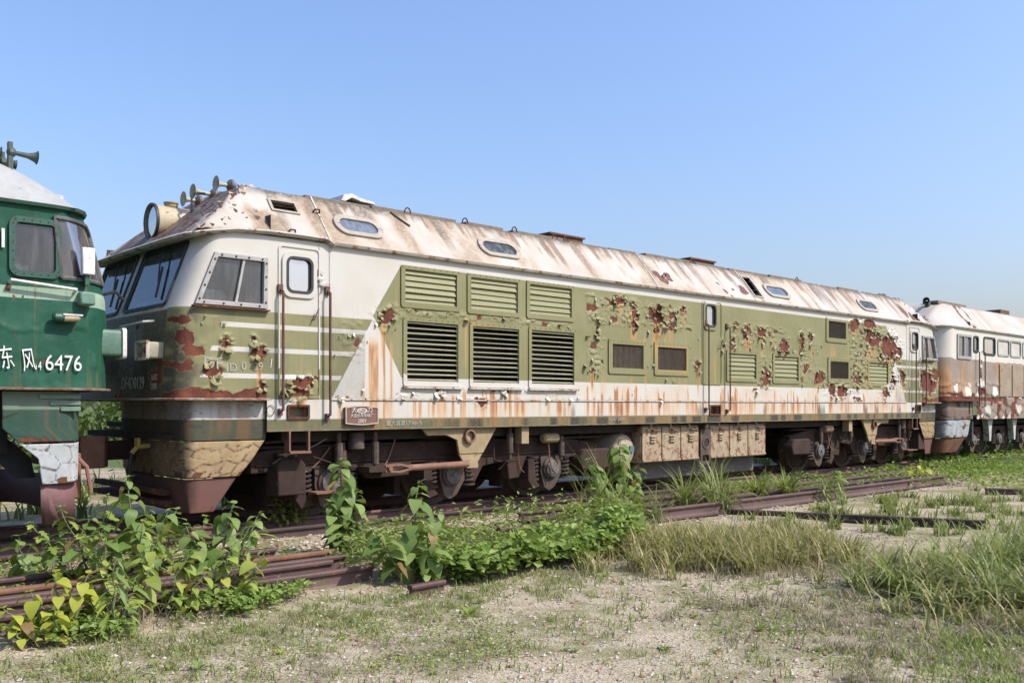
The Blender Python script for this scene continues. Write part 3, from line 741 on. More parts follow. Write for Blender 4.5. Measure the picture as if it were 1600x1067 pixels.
for q, (x0, x1, y0, y1) in enumerate(RVENT):
    o = roof_ring(rrect(x0, x1, y0 / k_, y1 / k_, .012, 2), rrect(x0 + .035, x1 - .035, y0 / k_ + .03, y1 / k_ - .03, .01, 2), -.02, .018).build('roof_vent', OV_FR, LOCO)
    MB().quad(*[on_roof(p[0], p[1] * k_, -.09) for p in rrect(x0, x1, y0 / k_, y1 / k_, .01, 2)]).build('backing', VOID, o)
    nsl = 3 if q == 0 else 5
    for s_i in range(nsl):
        if q == 1 and s_i == 2: continue
        yy = y0 + (y1 - y0) * (s_i + .6) / (nsl + .2)
        a = on_roof(x0 + .03, yy, .022); b_ = on_roof(x1 - .03, yy, .022); d = (y1 - y0) / nsl * .6
        c_ = on_roof(x1 - .03, yy + d, -.03); e_ = on_roof(x0 + .03, yy + d, -.03)
        MB().quad(a, b_, c_, e_).quad(*[(p[0], p[1] + .004, p[2] - .006) for p in (e_, c_, b_, a)]).build('slat', OV_FR, o)

# gutter, cab visor and rain strips
GUT = rusty('gutter_paint', (.48, .45, .40), (.38, .33, .27), 5, .36, .6, .3, rs=9)
def path_strip(name, pts, prof, m, parent, closed=False):
    """sweep a profile (offset outwards, z) along plan points (x, y, nx, ny)"""
    b = MB(); k = len(prof)
    for x, y, nx_, ny_, dz in pts:
        b.v += [(x + nx_ * o, y + ny_ * o, z + dz) for o, z in prof]
    n = len(pts)
    for i in range(n - 1):
        for j in range(k):
            b.f.append((i * k + j, i * k + (j + 1) % k, (i + 1) * k + (j + 1) % k, (i + 1) * k + j))
    b.f.append(tuple(range(k))); b.f.append(tuple(range((n - 1) * k, n * k)))
    return b.build(name, m, parent)
sx_ = np.linspace(5.83, mx(5.83), 40)
path_strip('gutter', [(x, 0, 0, -1, 0) for x in sx_], [(-.01, 3.318), (.055, 3.325), (.07, 3.355), (.055, 3.35), (.03, 3.338), (-.01, 3.345)], GUT, LOCO)
path_strip('gutter', [(x, 3.3, 0, 1, 0) for x in sx_[::4]], [(-.01, 3.318), (.055, 3.325), (.07, 3.355), (-.01, 3.345)], GUT, LOCO)
for e in (0, 1):
    cpts = []
    pl = [(5.84, 0, 0, -1, -.03), (5.74, 0, 0, -1, .03), (5.4, 0, 0, -1, .035), (5.0, 0, 0, -1, .03), (4.6, 0, 0, -1, .005), (4.30, 0, -.1, -1, -.05), (4.19, .05, -.6, -.8, -.075), (4.14, .16, -1, -.3, -.08), (4.11, .6, -1, 0, -.08), (4.10, 1.65, -1, 0, -.08)]
    pl = pl + [(x, 3.3 - y, nx_, -ny_, dz) for x, y, nx_, ny_, dz in pl[-2::-1]]
    for x, y, nx_, ny_, dz in pl: cpts.append(((mx(x), y, -nx_, ny_, dz) if e else (x, y, nx_, ny_, dz)))
    path_strip('cab_visor', cpts, [(-.05, 3.325), (.05, 3.325), (.075, 3.35), (.045, 3.372), (-.05, 3.38)], GUT, LOCO)
    # closing plate under the visor
    b = MB(); ys = np.linspace(.02, 3.28, 12)
    for y in ys: b.v += [(mx(4.11) if e else 4.11, y, 3.262), (mx(4.60) if e else 4.60, y, 3.30)]
    for k in range(11): b.f.append((2 * k, 2 * k + 1, 2 * k + 3, 2 * k + 2))
    b.build('visor_soffit', GUT, LOCO)
path_strip('rain_strip', [(x, 0, 0, -1, 0) for x in np.linspace(5.80, mx(5.8), 90)], [(-.005, 1.476), (.014, 1.478), (.016, 1.486), (-.005, 1.494)], GUT, LOCO)
path_strip('sill_lip', [(x, 0, 0, -1, 0) for x in np.linspace(4.98, mx(4.98), 60)], [(-.03, 1.115), (.012, 1.118), (.012, 1.131), (-.03, 1.131)], rusty('sill_edge', (.20, .20, .14), (.10, .07, .05), 6, .4), LOCO)
for x in (5.795, mx(5.795), 5.655, mx(5.655)):
    MB().box(x - .006, x + .006, -.006, .01, 1.49, 3.31).build('panel_seam', GUT, LOCO)
# floor and dark lining that keep the inside dark
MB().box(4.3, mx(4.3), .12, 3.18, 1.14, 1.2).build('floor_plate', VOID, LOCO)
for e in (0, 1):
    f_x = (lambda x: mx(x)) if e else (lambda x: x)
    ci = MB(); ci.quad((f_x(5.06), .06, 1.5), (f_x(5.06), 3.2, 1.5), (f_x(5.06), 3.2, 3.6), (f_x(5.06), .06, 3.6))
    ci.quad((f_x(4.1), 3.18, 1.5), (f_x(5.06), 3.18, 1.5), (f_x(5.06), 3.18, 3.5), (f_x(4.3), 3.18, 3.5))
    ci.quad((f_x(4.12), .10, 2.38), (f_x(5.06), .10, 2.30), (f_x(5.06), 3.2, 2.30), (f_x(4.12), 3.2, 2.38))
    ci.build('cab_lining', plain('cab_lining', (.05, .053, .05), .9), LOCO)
    for yy in (.75, 2.3):
        MB().prism(rrect(4.36, 4.70, 2.36, 2.74, .09), yy - .25, yy + .15).xform(lambda p: (f_x(p[0] + .12 * (p[2] - 2.4)), p[1], p[2])).build('seat', SEAT, LOCO)

# ------------------------------------------------------------------ windows, doors, louvres
def offs(poly, d):
    """inset a convex polygon given counter-clockwise in xz"""
    out = []; n = len(poly)
    for k in range(n):
        p0, p1, p2 = (Vector(poly[(k + q) % n]) for q in (-1, 0, 1))
        a = (p1 - p0).normalized(); b = (p2 - p1).normalized(); na = Vector((-a.y, a.x)); nb = Vector((-b.y, b.x))
        m_ = (na + nb).normalized(); out.append(tuple(p1 + m_ * d / max(.2, m_.dot(na))))
    return out
for e in (0, 1):
    W_ = CABWIN if not e else [(mx(p[0]), p[1]) for p in CABWIN[::-1]]
    W_ = [tuple(p) for p in W_]
    inn = offs(W_, .052)
    fr = MB().frame(W_, inn, -.035, .03).build('cab_window_frame', FRAME_G, LOCO, bevel=.006)
    MB().quad(*[(p[0], .012, p[1]) for p in offs(W_, .045)]).build('pane', GLASS_D, fr)
    a, b_ = (4.60, 4.70) if not e else (mx(4.60), mx(4.70))
    MB().prism([(a - .014, 2.545), (a + .014, 2.545), (b_ + .014, 3.045), (b_ - .014, 3.045)], -.02, .025).build('sash_bar', FRAME_G, fr)
    MB().box(min(W_[0][0], W_[1][0]) - .02, max(W_[0][0], W_[1][0]) + .02, -.06, .01, 2.478, 2.494).build('window_sill', RUSTM, fr)
    bo = MB()
    for k in range(4):
        p, q = Vector(W_[k]), Vector(W_[(k + 1) % 4])
        for s in (.12, .38, .62, .88):
            c_ = p.lerp(q, s); n_ = Vector((-(q - p).y, (q - p).x)).normalized() * .026; c_ = c_ + n_
            bo.cyl((c_.x, -.043, c_.y), (c_.x, -.034, c_.y), .011, n=6)
    bo.build('frame_bolts', BROWN, fr)
for x0, x1, z0_, z1_ in DOORWIN:
    fr = MB().frame(rrect(x0 - .05, x1 + .05, z0_ - .05, z1_ + .05, .11), rrect(x0, x1, z0_, z1_, .085), -.022, .02).build('door_window_frame', WALL, LOCO, fields=side_fields)
    MB().frame(rrect(x0, x1, z0_, z1_, .085), rrect(x0 + .03, x1 - .03, z0_ + .03, z1_ - .03, .06), -.028, .03).build('rubber_seal', RUBBER, fr)
    MB().quad(*[(p[0], .012, p[1]) for p in rrect(x0 + .02, x1 - .02, z0_ + .02, z1_ - .02, .06)]).build('pane', GLASS_B, fr)
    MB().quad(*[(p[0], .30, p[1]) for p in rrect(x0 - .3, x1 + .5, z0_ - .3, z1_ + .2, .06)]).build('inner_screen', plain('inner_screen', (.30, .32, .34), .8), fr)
for x0, x1, z0_, z1_ in ((5.12, 5.66, 1.50, 3.26), (mx(5.66), mx(5.12), 1.5, 3.26), (13.22, 13.80, 1.78, 3.25)):
    MB().frame(rrect(x0, x1, z0_, z1_, .05, 3), rrect(x0 + .018, x1 - .018, z0_ + .018, z1_ - .018, .04, 3), -.012, .01).build('door_edge', WALL, LOCO, fields=side_fields)
    MB().tube([(x1 - .10, .0, 2.42), (x1 - .10, -.05, 2.42), (x1 - .04, -.05, 2.55)], .009, 5).build('door_handle', ROD, LOCO)
# windscreens
for e in (0, 1):
    for y0, y1 in WS:
        def P(y, z, o):
            x = FX - .03 + .03 * ((y - 1.65) / 1.35) ** 2 + (z - 2.45) * .37 - o
            return (mx(x) if e else x, y, z)
        ou = rrect(y0 - .02, y1 + .02, 2.50, 3.25, .07); i_n = rrect(y0 + .012, y1 - .012, 2.535, 3.215, .05)
        fr = MB().frame(ou, i_n, .022, -.02).xform(lambda p: P(p[0], p[2], p[1])).build('windscreen_seal', RUBBER, LOCO)
        MB().quad(*[P(p[0], p[1], -.004) for p in rrect(y0, y1, 2.52, 3.235, .05)]).build('pane', GLASS_W, fr)
        ym = (y0 + y1) / 2 - .15
        wb = MB().tube([P(ym + .12, 3.22, .04), P(ym + .05, 3.05, .05), P(ym - .08, 2.80, .035)], .010, 5)
        wb.tube([P(ym - .03, 2.98, .03), P(ym - .16, 2.62, .03)], .014, 5)
        wb.build('wiper', RUBBER, fr)
# louvres with real slats
def slat_mesh(L, dep, th, tilt, m, fld=None):
    b = MB().obox((0, 0, 0), (L, dep, th), Matrix.Rotation(tilt, 3, 'X'))
    return b.mesh('slat', m)
OLIVE_S = rusty('olive_slat_paint', (.19, .184, .08), (.22, .212, .10), 4, .02, .6, .15)
OLIVE_T = rusty('olive_thin_slat', (.24, .235, .15), (.32, .30, .21), 6, .05, .6, .15)
VSLAT = rusty('brown_grille', (.10, .075, .052), (.15, .115, .08), 12, .15, .8, .3)
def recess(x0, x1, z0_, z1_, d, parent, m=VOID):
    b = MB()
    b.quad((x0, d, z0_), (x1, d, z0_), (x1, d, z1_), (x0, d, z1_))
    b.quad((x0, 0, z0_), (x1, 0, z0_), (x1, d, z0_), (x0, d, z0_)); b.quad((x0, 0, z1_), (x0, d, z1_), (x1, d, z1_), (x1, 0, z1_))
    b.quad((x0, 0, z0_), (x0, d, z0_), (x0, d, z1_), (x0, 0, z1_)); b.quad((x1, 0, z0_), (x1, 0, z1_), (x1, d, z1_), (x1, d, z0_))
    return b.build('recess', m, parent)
def panel_frame(name, x0, x1, z0_, z1_, w, yo):
    b = MB().frame(rrect(x0 - w, x1 + w, z0_ - w, z1_ + w, .035, 3), rrect(x0 + .012, x1 - .012, z0_ + .012, z1_ - .012, .006, 3), yo, .02)
    for k in range(10):
        b.cyl((x0 - w * .5 + (x1 - x0 + w) * k / 9, yo - .006, z1_ + w * .5), (x0 - w * .5 + (x1 - x0 + w) * k / 9, yo, z1_ + w * .5), .010, n=6)
    return b.build(name, WALL, LOCO, fields=side_fields, ang=30)
for x0, x1, z0_, z1_ in LOUV:
    fr = panel_frame('louvre_frame', x0, x1, z0_, z1_, .05, -.018)
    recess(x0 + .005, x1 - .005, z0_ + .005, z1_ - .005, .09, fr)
    me = slat_mesh(x1 - x0 - .03, .100, .006, R(72), OLIVE_S)
    for k in range(6): put('slat', me, fr, ((x0 + x1) / 2, .018 + random.uniform(-.004, .003), z0_ + .045 + (z1_ - z0_ - .07) * k / 5)).rotation_euler = (R(random.gauss(0, 2.5)), R(random.gauss(0, .35)), 0)
for x0, x1, z0_, z1_ in GRIL:
    fr = panel_frame('grille_frame', x0, x1, z0_, z1_, .045, -.016)
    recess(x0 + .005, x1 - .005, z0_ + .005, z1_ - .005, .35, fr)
    me = slat_mesh(x1 - x0 - .03, .034, .011, R(20), OLIVE_T)
    for k in range(12): put('slat', me, fr, ((x0 + x1) / 2, .012, z0_ + .04 + (z1_ - z0_ - .07) * k / 11 + random.gauss(0, .002))).rotation_euler = (R(random.gauss(0, 5)), R(random.gauss(0, .3)), 0)
    MB().box(x0 - .06, x1 + .06, -.05, .01, z0_ - .075, z0_ - .05).build('grille_sill', GUT, fr)
for x0, x1, z0_, z1_ in VERT:
    fr = panel_frame('grille_frame', x0, x1, z0_, z1_, .075, -.020)
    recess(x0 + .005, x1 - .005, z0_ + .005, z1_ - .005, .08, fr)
    b = MB()
    for k in range(26):
        x = x0 + .02 + (x1 - x0 - .04) * k / 25
        b.obox((x, .012, (z0_ + z1_) / 2), (.020, .010, z1_ - z0_ - .03), Matrix.Rotation(R(25), 3, 'Z'))
    b.build('grille', VSLAT, fr)

# ------------------------------------------------------------------ handrails, steps, plate, lettering
for x, z0_, z1_ in ((5.139, 1.36, 2.72), (5.755, 1.30, 2.75), (13.31, 1.36, 2.82), (13.95, 1.33, 2.80), (21.48, 1.36, 2.78), (22.03, 1.45, 2.76)):
    b = MB().tube([(x, .0, z1_ + .03), (x, -.085, z1_), (x, -.085, z0_), (x, .0, z0_ - .02)], .015, 6)
    b.box(x - .03, x + .03, -.03, .0, z1_ - .02, z1_ + .08).box(x - .025, x + .025, -.03, .0, z0_ - .06, z0_ + .02)
    b.build('handrail', ROD, LOCO)
for x0, x1, z0_, z1_ in POCK:
    fr = MB().frame(rrect(x0 - .02, x1 + .02, z0_ - .02, z1_ + .02, .02, 3), rrect(x0 + .005, x1 - .005, z0_ + .01, z1_ - .005, .012, 3), -.02, .02).build('step_pocket', RUSTM, LOCO)
    recess(x0, x1, z0_, z1_, .14, fr, CREAM)
def cupstep(x0, x1, parent):
    b = MB(); b.box(x0, x0 + .02, -.02, .02, .88, 1.12); b.box(x1 - .02, x1, -.02, .02, .88, 1.12); b.box(x0, x1, -.05, .10, .86, .885)
    b.box(x0, x0 + .012, .02, .10, .88, 1.0); b.build('step', BROWN_L, parent)
cupstep(5.25, 5.52, LOCO); cupstep(mx(5.52), mx(5.25), LOCO)
pl = []
for a in np.linspace(0, 1, 9): pl.append((5.985 + .47 * a, 1.196 - .018 * math.sin(math.pi * a)))
for a in np.linspace(1, 0, 9): pl.append((5.985 + .47 * a, 1.392 + .022 * math.sin(math.pi * a)))
PL = MB().prism(pl, -.045, -.005).build('builder_plate', rusty('plate_brown', (.12, .06, .045), (.19, .10, .075), 9, .1), LOCO)
inn = [(6.22 + (p[0] - 6.22) * .95, 1.295 + (p[1] - 1.295) * .90) for p in pl]
MB().frame(pl, inn, -.055, -.04).build('plate_rim', plain('plate_rim', (.50, .38, .30), .5), PL)
PT = plain('plate_letters', (.62, .56, .50), .5)
write('plate1', PT, PL, (6.22, -.049, 1.36)); write('plate2', PT, PL, (6.22, -.049, 1.29)); write('plate3', PT, PL, (6.22, -.049, 1.225))
lg = MB().frame([(6.22 + .075 * math.cos(a), 1.352 + .032 * math.sin(a)) for a in np.linspace(0, 6.28, 17)[:-1]], [(6.22 + .058 * math.cos(a), 1.352 + .022 * math.sin(a)) for a in np.linspace(0, 6.28, 17)[:-1]], -.052, -.044)
lg.box(6.17, 6.27, -.052, -.044, 1.347, 1.356).box(6.195, 6.215, -.052, -.044, 1.352, 1.372); lg.build('plate_emblem', PT, PL)
write('speed', FAINT_T, LOCO, (6.88, -.0075, 1.19)); write('sill', FAINT_T, LOCO, (10.98, -.0075, 1.20)); write('cabsill', FAINT_T, LOCO, (4.93, .088, 1.17))
write('df', FAINT_T, LOCO, (4.34, -.006, 1.87)); write('fd', FAINT_T, LOCO, (4.54, -.006, 1.83)); write('side2', FAINT_T, LOCO, (4.80, -.006, 1.85)); write('sl', WHITE_T, LOCO, (5.03, -.006, 1.89), (R(90), R(8), 0), (.5, 1, 1))
write('front', FAINT_T, LOCO, (FX - .09, 1.04, 1.66), (R(90), 0, R(-90)), (.78, 1, 1))
write('frontsmall', FAINT_T, LOCO, (FX - .075, .45, 1.72), (R(90), R(0), R(-90)), (.8, 1, 1)); write('frontsmall2', FAINT_T, LOCO, (FX - .08, .45, 1.62), (R(90), 0, R(-90)), (.8, 1, 1))
# cable and small wires hanging off the side
MB().tube([(5.74 - .55 * a, -.02 + .05 * math.sin(3 * a), 1.02 - .35 * a + .16 * a * a) for a in np.linspace(0, 1, 10)], .008, 5).build('hanging_cable', RUBBER, LOCO)
MB().tube([(5.02 + .045 * math.cos(a), -.012, 1.36 + .06 * math.sin(a)) for a in np.linspace(.2, 6.3, 18)], .004, 4).build('wire_loop', ROD, LOCO)
# ------------------------------------------------------------------ cab skirts and ploughs
def skirt_loop(inset, xend, n=10):
    c = bez((FX + .03 + inset, .16), (FX + .05 + inset, inset), (FX + .13 + inset, inset), n)
    return [(FX + .05 + inset, 1.65), (FX + .03 + inset, .9)] + [tuple(p) for p in c] + [(xend, inset)]
def skirt(name, rows, m, e, fields=None):
    """rows of (inset, rear x, z); both sides of one end"""
    b = MB(); L_ = []
    for inset, xe, z in rows:
        h = skirt_loop(inset, xe); h = [(4.75 + inset, 3.2 - inset), (4.42 + inset, 2.95), (4.2 + inset, 2.5), (4.08 + inset, 2.05)] + h
        L_.append([(mx(x) if e else x, y, z) for x, y in h])
    k = len(L_[0])
    for r in L_: b.v += r
    for i in range(len(L_) - 1):
        for j in range(k - 1): b.f.append((i * k + j, i * k + j + 1, (i + 1) * k + j + 1, (i + 1) * k + j))
    o = b.build(name, m, LOCO, fields=fields, ang=50)
    s = o.modifiers.new('thick', 'SOLIDIFY'); s.thickness = .02; s.offset = 0
    return o
def skirt_fields(me):
    c = vco(me); z = c[:, 2]; n = len(z)
    set_attr(me, 'zone', 1.262 - z); set_attr(me, 'rust', np.full(n, -.5)); set_attr(me, 'streak', np.zeros(n)); set_attr(me, 'grime_shade', .28 + .5 * (c[:, 0] < 4.14) * (z > 0))
t = NT('skirt_paint'); co = t.coord(); f_ = t.noise(co, 18, 6, .65); rn = t.noise(co, 6, 5, .6, stretch=(6, 6, .35))
z_ = t.n('SeparateXYZ'); t.t.links.new(co, z_.inputs[0])
col = t.mix(t.ramp(z_.outputs[2], 1.258, 1.262), (.055, .060, .042), (.46, .445, .41))
col = t.mix(t.ramp(rn, .55, .75, 0, .8), col, (.20, .09, .045)); col = t.mix(t.ramp(f_, .45, .8, 0, .5), col, (.10, .085, .065))
t.bump(f_, .3, .01); SKIRT = t.fin(col, .9, 0, .15)
t = NT('cracked_ochre'); co = t.coord(); vo = t.n('TexVoronoi', feature='DISTANCE_TO_EDGE'); vo.inputs['Scale'].default_value = 3.4
wq = t.n('VectorMath', operation='ADD'); t.t.links.new(co, wq.inputs[0]); t.t.links.new(t.noise(co, 3, 4, .6, 'Color'), wq.inputs[1]); t.t.links.new(wq.outputs[0], vo.inputs['Vector'])
f_ = t.noise(co, 20, 6, .65); cr = t.ramp(vo.outputs['Distance'], .001, .012)
col = t.mix(t.ramp(t.noise(co, 3, 5), .35, .7), (.31, .225, .12), (.39, .295, .17)); col = t.mix(t.ramp(f_, .6, .85, 0, .6), col, (.22, .12, .06))
col = t.mix(t.math('MAXIMUM', cr, t.ramp(t.noise(co, 2.2, 3), .52, .44)), (.10, .06, .035), col); t.bump(t.math('ADD', t.ramp(vo.outputs['Distance'], 0, .25), t.math('MULTIPLY', f_, .2)), .18, .006); CRACK = t.fin(col, .85, 0, .2)
def skirt_grid(name, half, rows, m, parent, seed, cell=.17, lift=.012, crackw=.05, shade_x=None, flip=False, wear=.5, bare_p=.16, run_p=.8):
    """curved plate as a fine grid: half = function(inset, rear x) -> plan points from the far end round to the rear edge"""
    zs_ = np.arange(rows[-1][2], rows[0][2] + 1e-6, .012)[::-1]; P_ = []
    for z in zs_:
        for (i0, x0, z0_), (i1, x1, z1_) in zip(rows, rows[1:]):
            if z1_ - 1e-9 <= z <= z0_ + 1e-9: break
        f = (z0_ - z) / (z0_ - z1_); pts = np.array(half(i0 + (i1 - i0) * f, x0 + (x1 - x0) * f))
        d = np.r_[0, np.cumsum(np.linalg.norm(np.diff(pts, axis=0), axis=1))]; u = np.linspace(0, d[-1], 150)
        P_.append(np.stack([np.interp(u, d, pts[:, 0]), np.interp(u, d, pts[:, 1]), np.full(150, z)], 1))
    P_ = np.array(P_); ds = np.linalg.norm(np.diff(P_[..., :2], axis=1), axis=2); S_ = np.concatenate([np.zeros((len(zs_), 1)), np.cumsum(ds, 1)], 1)
    S_ = S_[:, -1:] - S_; Z_ = P_[..., 2]; w = fbm(S_ * 5, Z_ * 5, seed)
    d1, d2, cid, sx, sy = worley(S_ / cell + .5 * w, Z_ / (cell * .8) + .5 * w, seed + 2)
    area = sstep(.40, .55, fbm(S_ * 2.4, Z_ * 2.4, seed + 4) + wear - .5)
    crack = (1 - sstep(crackw * .4, crackw * 1.4, d2 - d1)) * area
    bare = ((cid < bare_p) & (fbm(S_ * 3, Z_ * 3, seed + 6) > .52)) | ((bare_p > 0) & (Z_ - zs_[-1] + .05 * (w - .5) < .012 + .05 * (fbm(S_ * 6, Z_ * 0, seed + 8) > .62)))
    h = area * (lift * cid * (.4 + np.clip(.6 - sy, 0, 1))) * (~bare) - .002 * crack + .012 * (fbm(S_ * 1.8, Z_ * 1.8, seed + 9) - .5)
    tn = np.gradient(P_[..., :2], axis=1); nn = np.stack([tn[..., 1], -tn[..., 0]], -1); nn /= np.linalg.norm(nn, axis=2, keepdims=True) + 1e-9
    P_[..., :2] += nn * h[..., None] * (-1 if nn[0, -1, 1] > 0 else 1)
    run = sstep(.55, .8, vn(S_ * 18, Z_ * 1.5, seed + 11)) * run_p
    dirt = .25 * w + (0 if shade_x is None else .52 * sstep(shade_x + .06, shade_x - .04, P_[..., 0]))  # noise dirt, plus shade painted onto the front of the plate
    if flip: P_[..., 0] = MIR - P_[..., 0]
    o = put(name, grid_mesh(name, P_, None, dict(crack=crack, bare=np.where(bare, 1.0, 0.0), streak=run, grime_shade=np.clip(dirt, 0, 1)), m), parent)
    q = o.modifiers.new('thick', 'SOLIDIFY'); q.thickness = .012; q.offset = 0
    return o
def plate_paint(name, top, low, zsplit, spl=.003):
    t = NT(name); co = t.coord(); f_ = t.noise(co, 22, 6, .65); b_ = t.noise(co, 2.5, 5, .6); sp = t.n('SeparateXYZ'); t.t.links.new(co, sp.inputs[0])
    col = t.mix(t.ramp(sp.outputs[2], zsplit - spl, zsplit + spl), low, top); col = t.mix(t.ramp(b_, .35, .7, 0, .35), col, t.mix(.5, col, (.16, .13, .09)))
    col = t.mix(t.ramp(f_, .52, .85, 0, .4), col, (.12, .09, .06))
    col = t.mix(t.math('MULTIPLY', t.attr('streak'), t.ramp(f_, .2, .6, .2, .8)), col, (.22, .10, .045))
    col = t.mix(t.math('MULTIPLY', t.attr('crack'), .85), col, (.07, .042, .028))
    col = t.mix(t.ramp(t.math('ADD', t.attr('bare'), t.math('MULTIPLY_ADD', f_, .4, -.2)), .45, .55), col, t.mix(f_, (.075, .028, .018), (.17, .07, .04)))
    col = t.mix(t.math('MULTIPLY', t.attr('grime_shade'), t.ramp(f_, .2, .6, .65, 1.0)), col, (.030, .025, .019))
    t.bump(f_, .3, .008)
    return t.fin(col, .85, 0, .2)
SKIRT = plate_paint('skirt_paint', (.46, .445, .41), (.060, .066, .045), 1.26); CRACK = plate_paint('cracked_ochre', (.36, .265, .145), (.36, .265, .145), 0); PLOW = plate_paint('faded_plough_red', (.165, .078, .070), (.165, .078, .070), 0)
def main_half(inset, xe): return [(4.75 + inset, 3.2 - inset), (4.42 + inset, 2.95), (4.2 + inset, 2.5), (4.08 + inset, 2.05)] + skirt_loop(inset, xe)
for e in (0, 1):
    fl_ = bool(e)
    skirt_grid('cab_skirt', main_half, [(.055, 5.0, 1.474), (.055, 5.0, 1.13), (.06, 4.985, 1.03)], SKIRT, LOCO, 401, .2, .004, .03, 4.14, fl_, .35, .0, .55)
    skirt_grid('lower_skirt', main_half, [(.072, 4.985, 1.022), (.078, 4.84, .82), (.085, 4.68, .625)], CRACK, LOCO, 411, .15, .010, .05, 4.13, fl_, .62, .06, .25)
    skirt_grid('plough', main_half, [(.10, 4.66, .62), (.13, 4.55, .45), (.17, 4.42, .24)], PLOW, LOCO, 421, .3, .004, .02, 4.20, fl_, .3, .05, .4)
    lp = [(x, y, nx_, ny_, 0) for x, y, nx_, ny_ in ((4.98, 0, 0, -1), (4.5, 0, 0, -1), (4.15, 0, -.1, -1), (3.98, .06, -.6, -.7), (3.90, .25, -1, -.3), (3.86, .8, -1, 0), (3.85, 1.65, -1, 0))]
    lp = lp + [(x, 3.3 - y, nx_, -ny_, 0) for x, y, nx_, ny_, q in lp[-2::-1]]
    if e: lp = [(mx(x), y, -nx_, ny_, q) for x, y, nx_, ny_, q in lp]
    path_strip('cab_ledge', lp, [(-.10, 1.470), (.11, 1.474), (.11, 1.490), (-.02, 1.500), (-.10, 1.500)], rusty('ledge_rust', (.16, .085, .055), (.40, .34, .27), 10, .4), LOCO)
    MB().box(min(mx(4.0), mx(4.35)) if e else 4.0, max(mx(4.0), mx(4.35)) if e else 4.35, .5, 2.8, .30, .36).box(mx(4.05) - .05 if e else 4.0, mx(4.05) + .05 if e else 4.1, .55, 2.75, .42, .48).build('plough_bars', RUSTM, LOCO)
    MB().box(mx(4.9) if e else 4.0, mx(4.0) if e else 4.9, .3, 3.0, 1.03, 1.10).build('buffer_beam', BROWN, LOCO)
    # marker lamp boxes on the front
    for yy in (.46, 2.84):
        x = 3.855
        f_x = (lambda q: mx(q)) if e else (lambda q: q)
        lb = MB().prism(rrect(yy - .16, yy + .16, 1.92, 2.10, .025, 3), min(f_x(x - .10), f_x(x + .12)), max(f_x(x - .10), f_x(x + .12)), 'yz').build('marker_lamp', rusty('lamp_box_paint', (.27, .25, .18), (.34, .32, .24), 9, .1), LOCO)
        for dy, r_, m_ in ((.06, .066, REFLECTOR), (-.085, .04, plain('red_lens', (.20, .01, .01), .15))):
            MB().lathe((f_x(x - .115), yy + (dy if yy < 1.65 else -dy), 2.01), (1, 0, 0), [(-.004, r_ * .3), (0, r_ * .8), (.006, r_)] if not e else [(-.006, r_), (0, r_ * .8), (.004, r_ * .3)], 16).build('lamp_lens', m_, lb)
        MB().frame(rrect(yy - .175, yy + .175, 1.905, 2.115, .03, 3), rrect(yy - .15, yy + .15, 1.93, 2.09, .02, 3), -.02, .015).xform(lambda p: (f_x(x - .105 + p[1]), p[0], p[2])).build('lamp_rim', GUT, lb)
    # grab bar under the windscreen
    f_x = (lambda q: mx(q)) if e else (lambda q: q)
    MB().tube([(f_x(3.90), .50, 2.34), (f_x(3.80), .55, 2.33), (f_x(3.78), 1.2, 2.31), (f_x(3.86), 1.25, 2.31)], .013, 6).build('grab_bar', PALE, LOCO)
    # brake hose
    hp = [(f_x(4.02), .95, .96), (f_x(3.88), .95, .95), (f_x(3.82), .96, .88), (f_x(3.80), .98, .70), (f_x(3.83), 1.0, .55)]
    MB().tube(hp[2:], .022, 7).build('brake_hose', RUBBER, LOCO); MB().tube(hp[:3], .028, 7).box(f_x(3.88) - .015, f_x(3.88) + .015, .90, 1.0, .95, 1.05).build('brake_cock', rusty('cock_yellow', (.40, .30, .06), (.32, .24, .07), 9, .1), LOCO)
    # coupler
    cp = MB(); cp.box(min(f_x(3.55), f_x(4.1)), max(f_x(3.55), f_x(4.1)), 1.52, 1.78, .78, 1.0)
    cp.prism([(f_x(3.30), 1.42), (f_x(3.62), 1.40), (f_x(3.62), 1.90), (f_x(3.45), 1.93), (f_x(3.36), 1.75), (f_x(3.44), 1.66), (f_x(3.30), 1.60)], .72, 1.04, 'xy').build('coupler', BROWN, LOCO)

